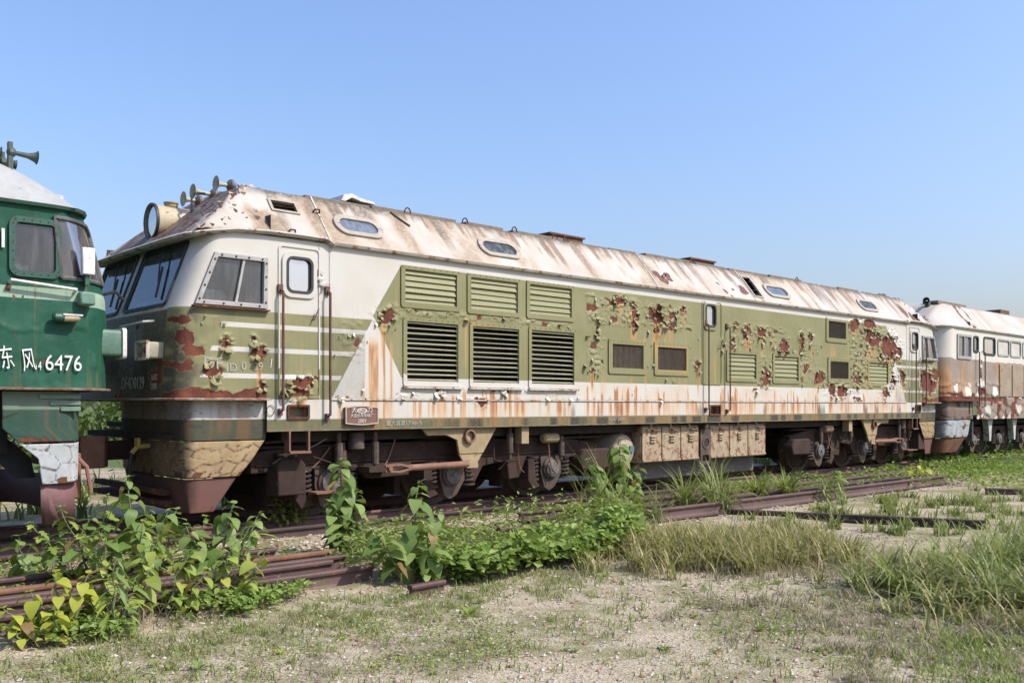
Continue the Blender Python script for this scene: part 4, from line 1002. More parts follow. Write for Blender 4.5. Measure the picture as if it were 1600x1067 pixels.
# ------------------------------------------------------------------ roof equipment
HEAD = rusty('headlamp_paint', (.36, .27, .155), (.42, .35, .26), 5, .12, .6, .3)
for e in (0, 1):
    f_x = (lambda q: mx(q)) if e else (lambda q: q); sg = -1 if e else 1
    hl = MB().lathe((f_x(4.30), 1.65, 3.655), (sg, 0, 0), [(0, .205), (.015, .215), (.03, .205), (.30, .205), (.32, .21), (.34, .205), (.75, .205)], 24, False)
    hl = hl.build('headlamp', HEAD, LOCO)
    MB().lathe((f_x(4.305), 1.65, 3.655), (sg, 0, 0), [(-.012, .195), (-.012, .222), (.02, .222), (.02, .195)], 24, False).build('headlamp_ring', RUBBER, hl)
    MB().lathe((f_x(4.32), 1.65, 3.655), (sg, 0, 0), [(-.012, .001), (-.008, .10), (.0, .197)], 24, False).build('headlamp_glass', LENS, hl)
    MB().lathe((f_x(4.36), 1.65, 3.655), (sg, 0, 0), [(0, .19), (.06, .14), (.10, .06), (.11, .001)], 24, False).build('headlamp_reflector', REFLECTOR, hl)
    MB().lathe((f_x(4.55), 1.65, 3.855), (0, 0, 1), [(0, .08), (.04, .08), (.045, .09), (.06, .09), (.065, .03)], 14).build('headlamp_cap', OCHRE, hl)
    HORN = rusty('horn_cream', (.38, .35, .26), (.30, .27, .20), 12, .08, .5, .2)
    for k, (hx, hy, hz, L) in enumerate(((4.86, 1.62, 3.95, .17), (4.94, 1.36, 4.0, .24), (5.0, 1.02, 4.06, .16))):
        ho = MB().lathe((f_x(hx), hy, hz + .03), (-sg, 0, 0), [(0, .022), (L * .6, .026), (L * .85, .045), (L * .97, .082), (L, .095), (L * .98, .088), (L * .8, .03), (L * .5, .015)], 16, False).build('horn', HORN, LOCO)
        MB().lathe((f_x(hx), hy, hz + .03), (sg, 0, 0), [(-.02, .03), (0, .06), (.02, .078), (.05, .078), (.055, .055), (.085, .05), (.09, .02)], 12).box(min(f_x(hx + .01), f_x(hx + .06)), max(f_x(hx + .01), f_x(hx + .06)), hy - .02, hy + .02, hz - .16, hz - .01).build('horn_driver', STEEL_L, ho)
    MB().tube([(f_x(4.66), 1.30, 3.74), (f_x(4.66), 1.30, 3.95), (f_x(4.72), 1.30, 4.01), (f_x(4.84), 1.32, 4.02)], .012, 6).build('air_pipe', RUBBER, LOCO)
    pf = MB()
    for k in range(70):
        x = 4.35 + random.random() * .75; y = random.uniform(.02, .95); z = float(roof_z(np.array(x), np.array(y)))
        s = random.uniform(.02, .06); a = random.uniform(0, 6); up = random.uniform(.01, .06)
        if abs((3.275 + (x - 4.1) * .86) - (3.345 + y / .5 * .64)) > .16 and random.random() < .75: continue
        pf.quad((f_x(x), y, z + .004), (f_x(x + s * math.cos(a)), y + s * math.sin(a), z + .01), (f_x(x + s * math.cos(a) - s * math.sin(a)), y + s, z + up + .01), (f_x(x - s * math.sin(a)), y + s * math.cos(a), z + up * .6))
    tag(pf.build('peeling_paint', rusty('flake_tan', (.50, .40, .27), (.33, .20, .12), 9, .2), LOCO), 'lifted flakes of cream paint on the cab roof corner', None, None, 'stuff')
DECK = rusty('roof_hatch', (.13, .105, .08), (.20, .165, .13), 6, .25, .85, .4)
x = 5.75
while x < 20.8:
    L = random.uniform(.7, 1.5); h = random.uniform(-.025, .008)
    MB().box(x, x + L, .50, .95, 3.95, 4.025 + h).build('roof_hatch', DECK, LOCO, bevel=.01)
    x += L + random.uniform(.02, .25)
for x in (7.3, 8.3, 9.25, 10.1, 10.35, 13.6, 17.2):
    MB().tube([(x + .05 * math.cos(a), .50, 4.0 + .07 * math.sin(a)) for a in np.linspace(0, math.pi, 9)], .010, 5).build('lifting_eye', RUSTM, LOCO)
EXH = rusty('rusted_exhaust', (.09, .042, .028), (.15, .075, .05), 6, .3, .9, .5)
MB().box(10.25, 11.0, .75, 1.25, 3.99, 4.14).box(10.22, 11.03, .72, 1.28, 4.13, 4.155).build('exhaust_stack', EXH, LOCO)
MB().box(13.9, 14.65, .75, 1.25, 3.99, 4.14).box(13.87, 14.68, .72, 1.28, 4.13, 4.155).build('exhaust_stack', EXH, LOCO)
MB().prism([(6.30, 4.03), (6.34, 4.11), (6.46, 4.14), (6.60, 4.10), (6.80, 4.08), (6.82, 4.05), (6.60, 4.06), (6.46, 4.09), (6.36, 4.03)], .55, 1.1).build('roof_cowl', PALE, LOCO)
MB().tube([(7.0, .47, 3.97), (7.1, .40, 3.88), (7.22, .33, 3.79)], .012, 5).build('loose_cable', RUBBER, LOCO)
for x in (5.83, 12.05, 14.95, 18.05):
    MB().obox(on_roof(x, .25, .002), (.02, .85, .014), Matrix.Rotation(SLOPE, 3, 'X')).build('roof_seam', GUT, LOCO)
for x, y in ((5.80, .33), (5.32, .06), (12.4, .2)):
    p = on_roof(x, y, .03); MB().tube([on_roof(x - .04, y, 0), on_roof(x - .03, y, .05), on_roof(x + .03, y, .05), on_roof(x + .05, y, 0)], .012, 5).build('roof_hook', RUSTM, LOCO)

# ------------------------------------------------------------------ running gear
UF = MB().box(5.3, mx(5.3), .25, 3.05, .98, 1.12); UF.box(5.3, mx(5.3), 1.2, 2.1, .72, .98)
UF.build('underframe', plain('underframe_soot_shade', (.040, .028, .022), .95), LOCO)  # sooty tone deepened to stand in for the shade under the body
WHEEL = rusty('wheel_steel', (.06, .036, .028), (.10, .062, .05), 5, .15, .7, .3)
def wheel_mesh():
    b = MB()
    b.lathe((0, 0, 0), (0, 1, 0), [(0, .05), (0, .12), (.02, .14), (.03, .40), (.0, .43), (0, .515), (.105, .525), (.11, .555), (.135, .555), (.135, .05)], 32, False)
    return b.mesh('wheel', WHEEL, 40)
WM = wheel_mesh()
def axlebox_mesh(flip):
    b = MB(); s = -1 if flip else 1
    b.prism([(-.20, -.06), (-.20, .16), (-.10, .24), (.12, .24), (.22, .10), (.24, -.10), (.10, -.30), (-.02, -.36), (-.12, -.30)], -.05, .12)
    b.xform(lambda p: (p[0] * s, p[1], p[2]))
    b.lathe((0, -.05, -.02), (0, -1, 0), [(0, .17), (.03, .165), (.05, .13), (.055, .12), (.07, .11), (.075, .05)], 20)
    return b.mesh('axle_box', GREY_P, 40)
AX = [axlebox_mesh(False), axlebox_mesh(True)]
cap_me = MB().lathe((0, -.10, -.02), (0, -1, 0), [(0, .135), (.02, .13), (.03, .10), (.034, .04), (.05, .035), (.05, .001)], 18, False).mesh('axle_cap', STEEL_L, 40)
spr_me = MB().spring((0, 0, 0), .30, .095, .020, 5, 6).mesh('coil_spring', SPRING, 60)
def bogie(ax, flip):
    s = -1 if flip else 1
    xa, xb = (ax[0], ax[2]) if not flip else (ax[2], ax[0])      # xa: the axle nearest the cab
    def X(d): return xa + s * d
    b = MB()
    pl = [(X(-1.05), .62), (X(-1.05), .86), (X(-.5), .93), (X(4.1), .93), (X(5.0), .80), (X(5.0), .66), (X(4.3), .62), (X(4.05), .66), (X(3.6), .66), (X(3.35), .66), (X(3.2), .36), (X(3.0), .34), (X(2.95), .62), (X(2.5), .56), (X(2.35), .34), (X(2.2), .36), (X(2.15), .64), (X(1.75), .66), (X(1.25), .66), (X(1.2), .50), (X(.6), .48), (X(.45), .62), (X(-.35), .64)]
    b.prism(pl, .34, .50)
    b.box(min(X(-1.0), X(5.0)), max(X(-1.0), X(5.0)), .31, .53, .905, .935); b.box(min(X(-1.0), X(4.9)), max(X(-1.0), X(4.9)), .315, .34, .70, .725)
    b.box(min(X(-.2), X(4.3)), max(X(-.2), X(4.3)), .9, 2.4, .55, .85)
    b.prism(pl, 2.80, 2.96)
    fr = b.build('bogie_frame', BROWN, LOCO, bevel=.012)
    for x in ax:
        for y, flipy in ((.83, False), (2.33, True)):
            o = put('wheel', WM, fr, (x, y, .525)) if not flipy else put('wheel', WM, fr, (x, y + .135, .525))
            if flipy: o.scale = (1, -1, 1)
        MB().cyl((x, .9, .525), (x, 2.4, .525), .09, n=12).build('axle', WHEEL, fr)
        MB().prism(rrect(x - .62, x + .10, .26, .86, .12, 4) if not flip else rrect(x - .10, x + .62, .26, .86, .12, 4), 1.0, 2.3).build('traction_motor', SPRING, fr)
        put('axle_box', AX[1 if flip else 0], fr, (x, .40, .49)); put('axle_cap', cap_me, fr, (x, .40, .49))
        for d in (-.33, .33): put('coil_spring', spr_me, fr, (x + d, .42, .33))
        for d in (-.33, .33): [MB().lathe((x + d, .42, zq), (0, 0, 1), [(0, .12), (.03, .12)], 14).build('spring_seat', SPRING, fr) for zq in (.30, .63)]
        dx = x + s * .12
        MB().lathe((dx, .24, .60), (0, 0, 1), [(0, .03), (.06, .03), (.06, .055), (.26, .055), (.26, .04), (.36, .04)], 12).build('damper', GREY_P, fr)
        MB().prism([(x - s * .52, .62), (x - s * .40, .62), (x - s * .36, .30), (x - s * .28, .22), (x - s * .42, .18), (x - s * .52, .32)], .28, .46).build('spring_bracket', BROWN, fr)
        MB().box(x - s * .62 - .05, x - s * .62 + .05, .75, 1.0, .20, .55).build('brake_shoe', SPRING, fr)
    # sandbox near the cab, brake cylinder at the inner end
    x = X(-.62); MB().prism([(x - .20, .36), (x + .17, .36), (x + .17, .72), (x + .09, .80), (x - .13, .80), (x - .20, .72)], .12, .42).build('sandbox', BROWN, fr, bevel=.02)
    MB().lathe((x - .02, .27, .80), (0, 0, 1), [(0, .12), (.03, .13), (.05, .12), (.055, .05)], 14).build('sandbox_lid', BROWN, fr)
    x = X(-.08); MB().box(x - .24, x + .24, .10, .34, .355, .375).build('footboard', BROWN_L, fr)
    x = X(4.75); MB().prism([(x - .34, .42), (x + .30, .42), (x + .36, .52), (x + .30, .74), (x - .30, .74), (x - .40, .60)], .20, .55).build('brake_cylinder', BROWN, fr, bevel=.03)
    # yellow hanger bracket bolted to the sill, traction rod
    q = [(X(1.22), 1.118), (X(1.30), 1.02), (X(1.62), 1.02), (X(1.80), .95), (X(1.84), .76), (X(2.26), .76), (X(2.52), 1.118)]
    hb = MB().prism(q, .06, .10).prism([(X(1.84), .76), (X(1.95), .60), (X(2.15), .60), (X(2.26), .76)], .07, .11).build('hanger_bracket', OCHRE, LOCO, bevel=.008)
    MB().lathe((X(2.0), .05, 1.0), (0, -1, 0), [(0, .095), (.04, .095), (.04, .07), (-.03, .07)], 18, False).build('bracket_eye', BROWN_L, hb)
    MB().lathe((X(2.0), .098, 1.0), (0, -1, 0), [(0, .001), (.002, .072)], 18, False).build('bracket_hole', VOID, hb)
    MB().prism([(X(2.05) + .10 * math.cos(a), .60 + .09 * math.sin(a)) for a in np.linspace(-.4, 3.5, 9)], .03, .12).build('rod_clevis', OCHRE, hb)
    rd = MB().cyl((X(.98), .06, .615), (X(1.98), .06, .622), .042, .046, 12)
    rd.prism([(X(.62), .665), (X(.85), .68), (X(1.05), .64), (X(1.05), .60), (X(.85), .65), (X(.62), .64)], .02, .11).prism([(X(.62), .575), (X(.85), .56), (X(1.05), .60), (X(1.05), .63), (X(.85), .585), (X(.62), .60)], .02, .11)
    rd.cyl((X(.68), -.01, .62), (X(.68), .14, .62), .03, n=10).build('traction_rod', BROWN_L, LOCO)
    MB().box(min(X(.38), X(.80)), max(X(.38), X(.80)), .03, .30, .585, .655).build('rod_seat', BROWN, fr)
    for d in (.55, .02, 2.85):
        MB().lathe((X(d), .16, .60 if d < 2 else .66), (0, 0, 1), [(0, .025), (.08, .025), (.08, .05), (.36, .05), (.36, .03), (.48, .03)], 10).build('hanging_damper', GREY_P, LOCO)
    MB().lathe((X(.30), .22, .86), (0, 0, 1), [(0, .05), (.02, .11), (.20, .11), (.22, .10), (.23, .04)], 14).build('filter_can', GREY_P, LOCO)
    MB().lathe((X(3.55), .22, .93), (s, 0, 0), [(0, .05), (.03, .075), (.30, .075), (.32, .06)], 12).build('side_damper', OCHRE, LOCO)
    MB().box(min(X(2.98), X(3.12)), max(X(2.98), X(3.12)), .05, .2, .87, 1.11).build('damper_mount', OCHRE, LOCO)
    pp = MB().tube([(X(2.62), .26, 1.05), (X(2.62), .24, .66), (X(2.70), .24, .62), (X(3.05), .24, .62)], .012, 5)
    pp.tube([(X(-.9), .28, .98), (X(.4), .25, 1.04), (X(1.5), .3, 1.0), (X(2.4), .28, 1.05), (X(4.4), .3, 1.02)], .018, 6); pp.tube([(X(-.3), .22, .8), (X(.1), .2, .66), (X(.3), .22, .5)], .010, 5)
    pp.build('brake_pipe', BROWN, LOCO)
    for q in range(9):
        a0 = random.uniform(-.8, 4.6); a1 = a0 + random.uniform(-.5, .6); z0_, z1_ = random.uniform(.9, 1.08), random.uniform(.35, .75); yy = random.uniform(.18, .32)
        MB().tube([(X(a0 + (a1 - a0) * t_), yy + .05 * math.sin(3 * t_), z0_ + (z1_ - z0_) * t_ - .12 * math.sin(math.pi * t_)) for t_ in np.linspace(0, 1, 8)], random.uniform(.006, .014), 5).build('brake_cable', SPRING if q % 2 else BROWN_L, LOCO)
bogie((6.0, 7.93, 9.85), False)
bogie((17.8, 19.73, 21.65), True)
# air tank lying across, with pale end
MB().lathe((11.42, .18, .68), (0, 1, 0), [(0, .06), (.02, .18), (.06, .255), (.13, .29), (1.1, .29)], 28, False).build('air_tank', rusty('air_tank_paint', (.27, .21, .15), (.34, .28, .21), 4, .12, .6, .3), LOCO)
MB().box(11.50, 11.60, .165, .20, .66, .76).build('tank_label', plain('tank_label', (.10, .17, .20), .5), LOCO)
MB().cyl((11.25, .05, .42), (11.25, .55, .42), .065, n=14).build('pipe_stub', BROWN_L, LOCO)
# battery box along the middle
BX0, BX1, BXm0, BXm1 = 11.74, 15.42, 13.30, 13.62
bb = MB().box(BX0, BXm0, .14, 1.0, .47, 1.075).box(BXm1, BX1, .14, 1.0, .47, 1.075).build('battery_box', CREAM, LOCO, bevel=.015)
MB().box(BX0 + .1, BX1 - .05, .35, 2.9, .17, .47).build('fuel_tank', rusty('grey_tank', (.085, .078, .07), (.13, .12, .105), 4, .2, .9, .3), LOCO, bevel=.02)
MB().box(BX0 - .02, BX1 + .02, .11, 1.0, 1.075, 1.09).build('battery_box_lid', GREY_P, bb)
for x0, x1 in ((BX0, BXm0), (BXm1, BX1)):
    w = (x1 - x0) / 3
    for k in range(3):
        a = x0 + k * w
        dr = MB().box(a + .012, a + w - .012, .118, .14, .485, 1.055).build('battery_door', CREAM, bb, bevel=.008)
        MB().box(a + .02, a + w - .02, .10, .12, .49, .52).build('door_ledge', CREAM, dr)
        m_ = a + w * .52
        for q in range(3): MB().box(m_ - .07 + .01 * (q % 2), m_ + .07 - .01 * (q % 2), .085, .12, .80 + q * .045, .822 + q * .045).build('vent_hood', CREAM, dr, bevel=.006)
        MB().tube([(m_ - .02, .12, 1.0), (m_ - .02, .075, 1.0), (m_ + .14, .075, 1.005)], .012, 6).build('latch', BROWN_L, dr)
        MB().box(m_ - .07, m_ - .03, .10, .14, 1.04, 1.13).build('strap_hinge', CREAM, dr)
st = MB().frame(rrect(BXm0 + .01, BXm1 - .01, .38, 1.0, .02, 3), rrect(BXm0 + .07, BXm1 - .07, .44, .55, .02, 3), .09, .13).build('step_plate', GREY_P, LOCO)
MB().lathe(((BXm0 + BXm1) / 2, .088, .76), (0, -1, 0), [(0, .10), (.012, .10), (.012, .085), (.0, .084)], 18, False).build('filler_rim', STEEL_L, st)
MB().lathe(((BXm0 + BXm1) / 2, .0885, .76), (0, -1, 0), [(0, .001), (.001, .086)], 18, False).build('filler_hole', BROWN, st)
MB().lathe((13.40, .02, 1.04), (0, 1, .2), [(0, .05), (.18, .055)], 12).build('filler_cap', GREY_P, LOCO)
# ------------------------------------------------------------------ neighbouring locomotives
def shell(rootobj, pts, zs_, rakef, fields, cuts, m, name='body_shell'):
    pts = np.array(pts); X0, Z0 = np.meshgrid(pts[:, 0], zs_, indexing='ij'); Y0 = np.repeat(pts[:, 1:2], len(zs_), 1)
    Xr = rakef(X0, Y0, Z0); att, h = fields(Xr, Y0, Z0)
    tn = np.gradient(pts, axis=0); nn = np.stack([tn[:, 1], -tn[:, 0]], 1); nn /= np.linalg.norm(nn, axis=1, keepdims=True) + 1e-9
    cen = pts.mean(0) * [1, 0] + [0, 1.65]; nn = np.where(((pts - cen) * nn).sum(1, keepdims=True) < 0, -nn, nn)
    Pq = np.stack([Xr + nn[:, :1] * h, Y0 + nn[:, 1:] * h, Z0], -1)
    q = lambda A: (A[:-1, :-1] + A[1:, 1:]) / 2
    kp = ~cuts(q(Xr), q(Y0), q(Z0))
    return put(name, grid_mesh(name, Pq, kp, att, m), rootobj)

# ---------------- green locomotive on the left
GRN = root('locomotive', (-3, 1.65, 0), 'dark green diesel locomotive numbered 6476 at the left edge', 'locomotive')
t = NT('green_paint'); co = t.coord(); f_ = t.noise(co, 20, 6, .65); b_ = t.noise(co, 2.2, 5, .6); z_ = t.attr('zone'); rn = t.noise(co, 7, 5, .6, stretch=(5, 5, .3))
g = t.mix(t.ramp(b_, .3, .7), (.008, .058, .035), (.016, .082, .050)); g = t.mix(t.ramp(f_, .5, .85, 0, .3), g, (.04, .10, .07))
p = t.mix(b_, (.22, .31, .23), (.28, .37, .28))
col = t.mix(t.ramp(t.math('ADD', z_, t.math('MULTIPLY_ADD', f_, .01, -.005)), -.003, .003), g, p)
col = t.mix(t.ramp(t.noise(co, 4.5, 6, .7), .52, .72, 0, .5), col, (.055, .115, .085)); col = t.mix(t.ramp(rn, .5, .8, 0, .45), col, (.012, .03, .022))
col = t.mix(t.ramp(t.math('MULTIPLY', t.attr('streak'), rn), .25, .6, 0, .7), col, (.20, .10, .03))
rr_ = t.math('ADD', t.attr('rust'), t.math('MULTIPLY_ADD', t.noise(co, 10, 7, .7), .4, -.2))
col = t.mix(t.ramp(rr_, 0, .04), col, t.mix(f_, (.06, .03, .02), (.16, .07, .04)))
t.bump(t.math('ADD', t.math('MULTIPLY', f_, .4), t.ramp(rr_, .03, -.03)), .3, .01); GREEN = t.fin(col, .62, 0, .22)
gs = np.arange(-9, 1.5, .5); gs2 = np.arange(1.5, 2.90, .02)
gc = bez((2.90, 0), (3.27, 0), (3.40, .6), 30); gf = [(3.40 + .06 * s, .6 + 1.05 * s) for s in np.linspace(0, 1, 14)[1:]]
gn = [(x, 0) for x in gs] + [(x, 0) for x in gs2] + [tuple(p) for p in gc] + gf
gp = gn + [(x, 3.3 - y) for x, y in gn[::-1]]
def g_rake(x, y, z):
    w = np.clip((x - 2.6) / .5, 0, 1)
    return x - w * np.where(z > 2.5, (z - 2.5) * .26, 0)
def g_fields(X, Y, Z):
    n1_ = fbm(X * 3 + Y * 3, Z * 3, 201)
    zone = np.minimum(.075 - np.abs(Z - 2.47), 3.4 - X)
    zone = np.where((Z > 2.395) & (Z < 2.435) & (X < 2.95), -1, zone)
    zone = np.where(Z < 1.56, np.minimum(Z - (1.24 + .12 * sstep(2.3, 2.9, X) * (vn(X * 5, Z * 0, 203) > .3)), 1.55 - Z), zone)
    rust = (fbm(X * 6 + Y * 5, Z * 6, 205) - .80) * 4
    d1, d2, cid, sx, sy = worley((X + Y) / .42 + .3 * n1_, Z / .30, 207)
    crack = 1 - sstep(.0, .05, d2 - d1)
    h = .012 * cid * np.clip(.5 - sy, 0, 1) * sstep(.4, .6, n1_) * (Z < 2.35) + .022 * (n1_ - .5)
    rust = np.maximum(rust, np.where((crack > .5) & (n1_ > .52) & (Z < 2.3), .05, -1))
    return dict(zone=zone, rust=np.clip(rust, -1, 1), streak=.7 * sstep(.5, .8, vn(X * 14 + Y * 14, Z * .8, 209))), h
def g_cuts(x, y, z):
    c = (y < .05) & (x > 2.39) & (x < 2.745) & (z > 2.70) & (z < 3.14)
    return c | ((y < .62) & (x > 2.80) & (z > 2.68) & (z < 3.22) & (x + .26 * (z - 2.5) < 3.40) & (x + .26 * (z - 2.5) > 2.86))
GZ = np.arange(1.575, 3.36, .02)
shell(GRN, gp, GZ, g_rake, g_fields, g_cuts, GREEN)
# roof
ROOFG = rusty('pale_blue_grey_roof', (.345, .35, .335), (.29, .29, .27), 1.8, .01, .5, .15)
gx_ = np.concatenate([np.arange(-9, 1, .5), np.arange(1, 3.32, .04)]); gy_ = np.concatenate([np.linspace(-.03, .6, 22), np.linspace(.7, 2.6, 16), np.linspace(2.7, 3.33, 22)])
AX_, AY_ = np.meshgrid(gx_, gy_, indexing='ij')
qy = np.clip(np.minimum(AY_, 3.3 - AY_) / 1.65, 0, 1)
zsid = 3.345 + .56 * np.sin(np.clip(qy * 1.9, 0, 1) * math.pi / 2) ** .8 + .02 * qy
fx_ = 3.09 + .12 * np.clip(qy * 2, 0, 1) - .16 * (1 - np.clip(qy * 3.2, 0, 1)) ** 2
u_ = np.clip((fx_ - AX_) / 1.15, 0, 1)
AZ_ = 3.345 + (zsid - 3.345) * np.sin(u_ * math.pi / 2) ** .72
AXc = np.minimum(AX_, fx_)
put('roof', grid_mesh('roof', np.stack([AXc, AY_, AZ_], -1), None, None, ROOFG), GRN)
lipp = [(x, 0, 0, -1, 0) for x in (-9, 0, 2, 2.75)] + [(2.93, .03, .5, -.85, 0), (3.01, .12, .85, -.5, 0), (3.08, .3, 1, -.2, 0), (3.16, .8, 1, 0, 0), (3.20, 1.65, 1, 0, 0)]
lipp = lipp + [(x, 3.3 - y, a, -b, q) for x, y, a, b, q in lipp[-2::-1]]
path_strip('roof_lip', lipp, [(-.06, 3.315), (.035, 3.32), (.05, 3.35), (-.06, 3.37)], rusty('green_lip', (.025, .08, .055), (.04, .12, .08), 8, .3), GRN)
GFR = rusty('green_frame', (.012, .058, .038), (.020, .080, .055), 9, .08, .45, .2)
fr = MB().frame(rrect(2.335, 2.795, 2.635, 3.205, .09), rrect(2.388, 2.745, 2.69, 3.15, .05), -.025, .03).build('side_window_frame', GFR, GRN)
MB().quad(*[(p[0], .01, p[1]) for p in rrect(2.375, 2.76, 2.68, 3.16, .05)]).build('pane', GLASS_D, fr)
b = MB()
for k in range(6):
    for z in (2.665, 3.175): b.cyl((2.39 + .36 * k / 5, -.030, z), (2.39 + .36 * k / 5, -.024, z), .006, n=6)
    for x in (2.37, 2.765): b.cyl((x, -.030, 2.70 + .43 * k / 5), (x, -.024, 2.70 + .43 * k / 5), .006, n=6)
b.build('frame_bolts', BROWN, fr)
MB().prism([(2.42, 2.40), (2.58, 2.40), (2.58, 2.80), (2.52, 2.84), (2.44, 2.80)], .5, .9).prism([(2.60, 2.55), (2.72, 2.55), (2.70, 2.86), (2.63, 2.83)], .75, .95).build('seat', SEAT, GRN)
# curved corner window follows the corner of the cab
crv = np.array([p for p in gn if p[0] >= 2.80])
def corner_pts(z, off, i0, i1, n):
    s = np.linspace(i0, i1, n) * (len(crv) - 1); i = np.clip(s.astype(int), 0, len(crv) - 2); f = (s - i)[:, None]
    p = crv[i] * (1 - f) + crv[i + 1] * f; d = crv[i + 1] - crv[i]; nn = np.stack([d[:, 1], -d[:, 0]], 1); nn /= np.linalg.norm(nn, axis=1, keepdims=True)
    x = g_rake(p[:, 0], p[:, 1], np.full(n, z)); return np.stack([x + nn[:, 0] * off, p[:, 1] + nn[:, 1] * off, np.full(n, z)], 1)
Wz = np.linspace(2.655, 3.235, 14)
put('corner_pane', grid_mesh('corner_pane', np.stack([corner_pts(z, .002, .0, .58, 16) for z in Wz]), None, None, glass('brown_corner_glass', (.45, .43, .40), .10, .30, (.22, .20, .18))), GRN)
def ring_pts(off):
    out = []
    for z in Wz: out.append(corner_pts(z, off, .02, .58, 3)[0])
    out += list(corner_pts(Wz[-1], off, .02, .50, 8)[1:]); out += [corner_pts(Wz[-1] - .05, off, .555, .56, 2)[0]]
    for z in Wz[-3::-1]: out.append(corner_pts(z, off, .58, .6, 2)[0])
    out += list(corner_pts(Wz[0], off, .02, .58, 8)[-2:0:-1]); return [tuple(p) for p in out]
rp = ring_pts(.012); MB().tube(rp + rp[:1], .022, 6).build('corner_window_seal', rusty('seal_grey', (.05, .06, .055), (.12, .12, .11), 9, .2), GRN)
WH = rusty('white_box_paint', (.66, .66, .66), (.52, .50, .48), 9, .08, .6, .3)
MB().box(2.965, 3.085, -.10, -.03, 2.70, 2.965).build('mirror_box', WH, GRN, bevel=.01)
MB().box(3.0, 3.04, -.07, .02, 2.60, 2.71).build('mirror_bracket', GFR, GRN)
MB().tube([(2.34, .0, 2.575), (2.34, -.07, 2.59), (2.92, -.07, 2.545), (2.92, 0, 2.53)], .016, 6).build('grab_rail', PALE, GRN)
MB().box(2.945, 3.09, -.10, .02, 2.40, 2.53).build('lamp_bracket', rusty('pale_green_bracket', (.09, .19, .14), (.13, .23, .18), 9, .1), GRN, bevel=.02)
lp = MB().lathe((2.70, -.07, 2.265), (1, -.1, 0), [(0, .03), (.02, .045), (.09, .045), (.10, .04)], 12).build('marker_lamp', GFR, GRN)
MB().lathe((2.80, -.08, 2.265), (1, -.1, 0), [(0, .042), (.12, .036), (.15, .012)], 12).build('lamp_glass', plain('yellowed_lens', (.42, .36, .22), .3), lp)
MB().box(2.78, 2.96, -.13, -.03, 2.285, 2.30).build('lamp_hood', PALE, lp)
# number boxes / front lamps
hb = MB().prism(rrect(.20, .50, 1.92, 2.20, .04, 3), 3.12, 3.47, 'yz').build('front_lamp_box', rusty('lamp_box_green', (.06, .13, .09), (.10, .18, .13), 7, .28, .5, .3), GRN, bevel=.012)
MB().prism(rrect(.18, .52, 1.90, 2.22, .04, 3), 3.45, 3.49, 'yz').build('lamp_rim', PALE, hb)
MB().prism(rrect(2.56, 2.98, 1.86, 2.22, .05, 3), 3.30, 3.62, 'yz').build('front_lamp_box', bpy.data.materials['lamp_box_green'], GRN)
MB().tube([(3.28, .35, 2.56), (3.42, .30, 2.60), (3.52, .35, 2.52)], .018, 6).build('mirror_arm', RUBBER, GRN)
for y in (.35,): MB().box(3.0, 3.4, .9, 1.0, 2.6, 2.65).build('front_rail', GFR, GRN)
# ledge, skirts
lg_ = [(x, 0, 0, -1, 0) for x in (-9, 0, 1.5, 2.45, 2.95)] + [(3.14, .05, .5, -.85, 0), (3.28, .2, .85, -.4, 0), (3.38, .5, 1, -.1, 0), (3.46, 1.65, 1, 0, 0)]
lg_ = lg_ + [(x, 3.3 - y, a, -b, q) for x, y, a, b, q in lg_[-2::-1]]
path_strip('cab_ledge', lg_, [(-.10, 1.562), (.05, 1.565), (.055, 1.582), (-.03, 1.59), (-.10, 1.588)], rusty('ledge_brown', (.17, .10, .07), (.30, .24, .20), 9, .4), GRN)
def g_skirt(name, rows, m, zone=None):
    b = MB(); LL = []
    for ins, x0, xr, z in rows:
        h = [(x0, ins), (xr - .35, ins)] + [tuple(p) for p in bez((xr - .30, ins), (xr, ins), (xr + .08, .45 + ins), 8)] + [(xr + .12, 1.65)]
        LL.append([(x, y, z) for x, y in h] + [(x, 3.3 - y, z) for x, y in h[-2::-1]])
    k = len(LL[0])
    for r_ in LL: b.v += r_
    for i in range(len(LL) - 1):
        for j in range(k - 1): b.f.append((i * k + j, i * k + j + 1, (i + 1) * k + j + 1, (i + 1) * k + j))
    o = b.build(name, m, GRN, ang=50); s = o.modifiers.new('thick', 'SOLIDIFY'); s.thickness = .02; s.offset = 0
    return o
TEAL = rusty('patched_green_skirt', (.030, .085, .068), (.018, .052, .044), 4, .06, .6, .4)
PGRN = rusty('pale_green_skirt', (.15, .22, .17), (.11, .17, .13), 6, .15, .7, .4)
gv = MB()
for z in (1.50, 1.44, 1.38): gv.box(2.62 + (1.5 - z) * 1.6, 3.0, .062, .085, z - .022, z + .022)
gv.build('skirt_ribs', PGRN, GRN, bevel=.006)
t = NT('cracked_white_skirt'); co = t.coord(); vo = t.n('TexVoronoi', feature='DISTANCE_TO_EDGE'); vo.inputs['Scale'].default_value = 2.6
wq = t.n('VectorMath', operation='ADD'); t.t.links.new(co, wq.inputs[0]); t.t.links.new(t.noise(co, 2.5, 4, .6, 'Color'), wq.inputs[1]); t.t.links.new(wq.outputs[0], vo.inputs['Vector'])
f_ = t.noise(co, 20, 6, .65); cr = t.ramp(vo.outputs['Distance'], .002, .012)
col = t.mix(t.ramp(t.noise(co, 3, 5), .35, .7), (.38, .42, .43), (.47, .49, .48)); col = t.mix(t.ramp(f_, .66, .8, 0, .7), col, (.16, .09, .06)); col = t.mix(cr, (.08, .07, .06), col)
t.bump(t.ramp(vo.outputs['Distance'], 0, .3), .2, .008); CWH = t.fin(col, .6)
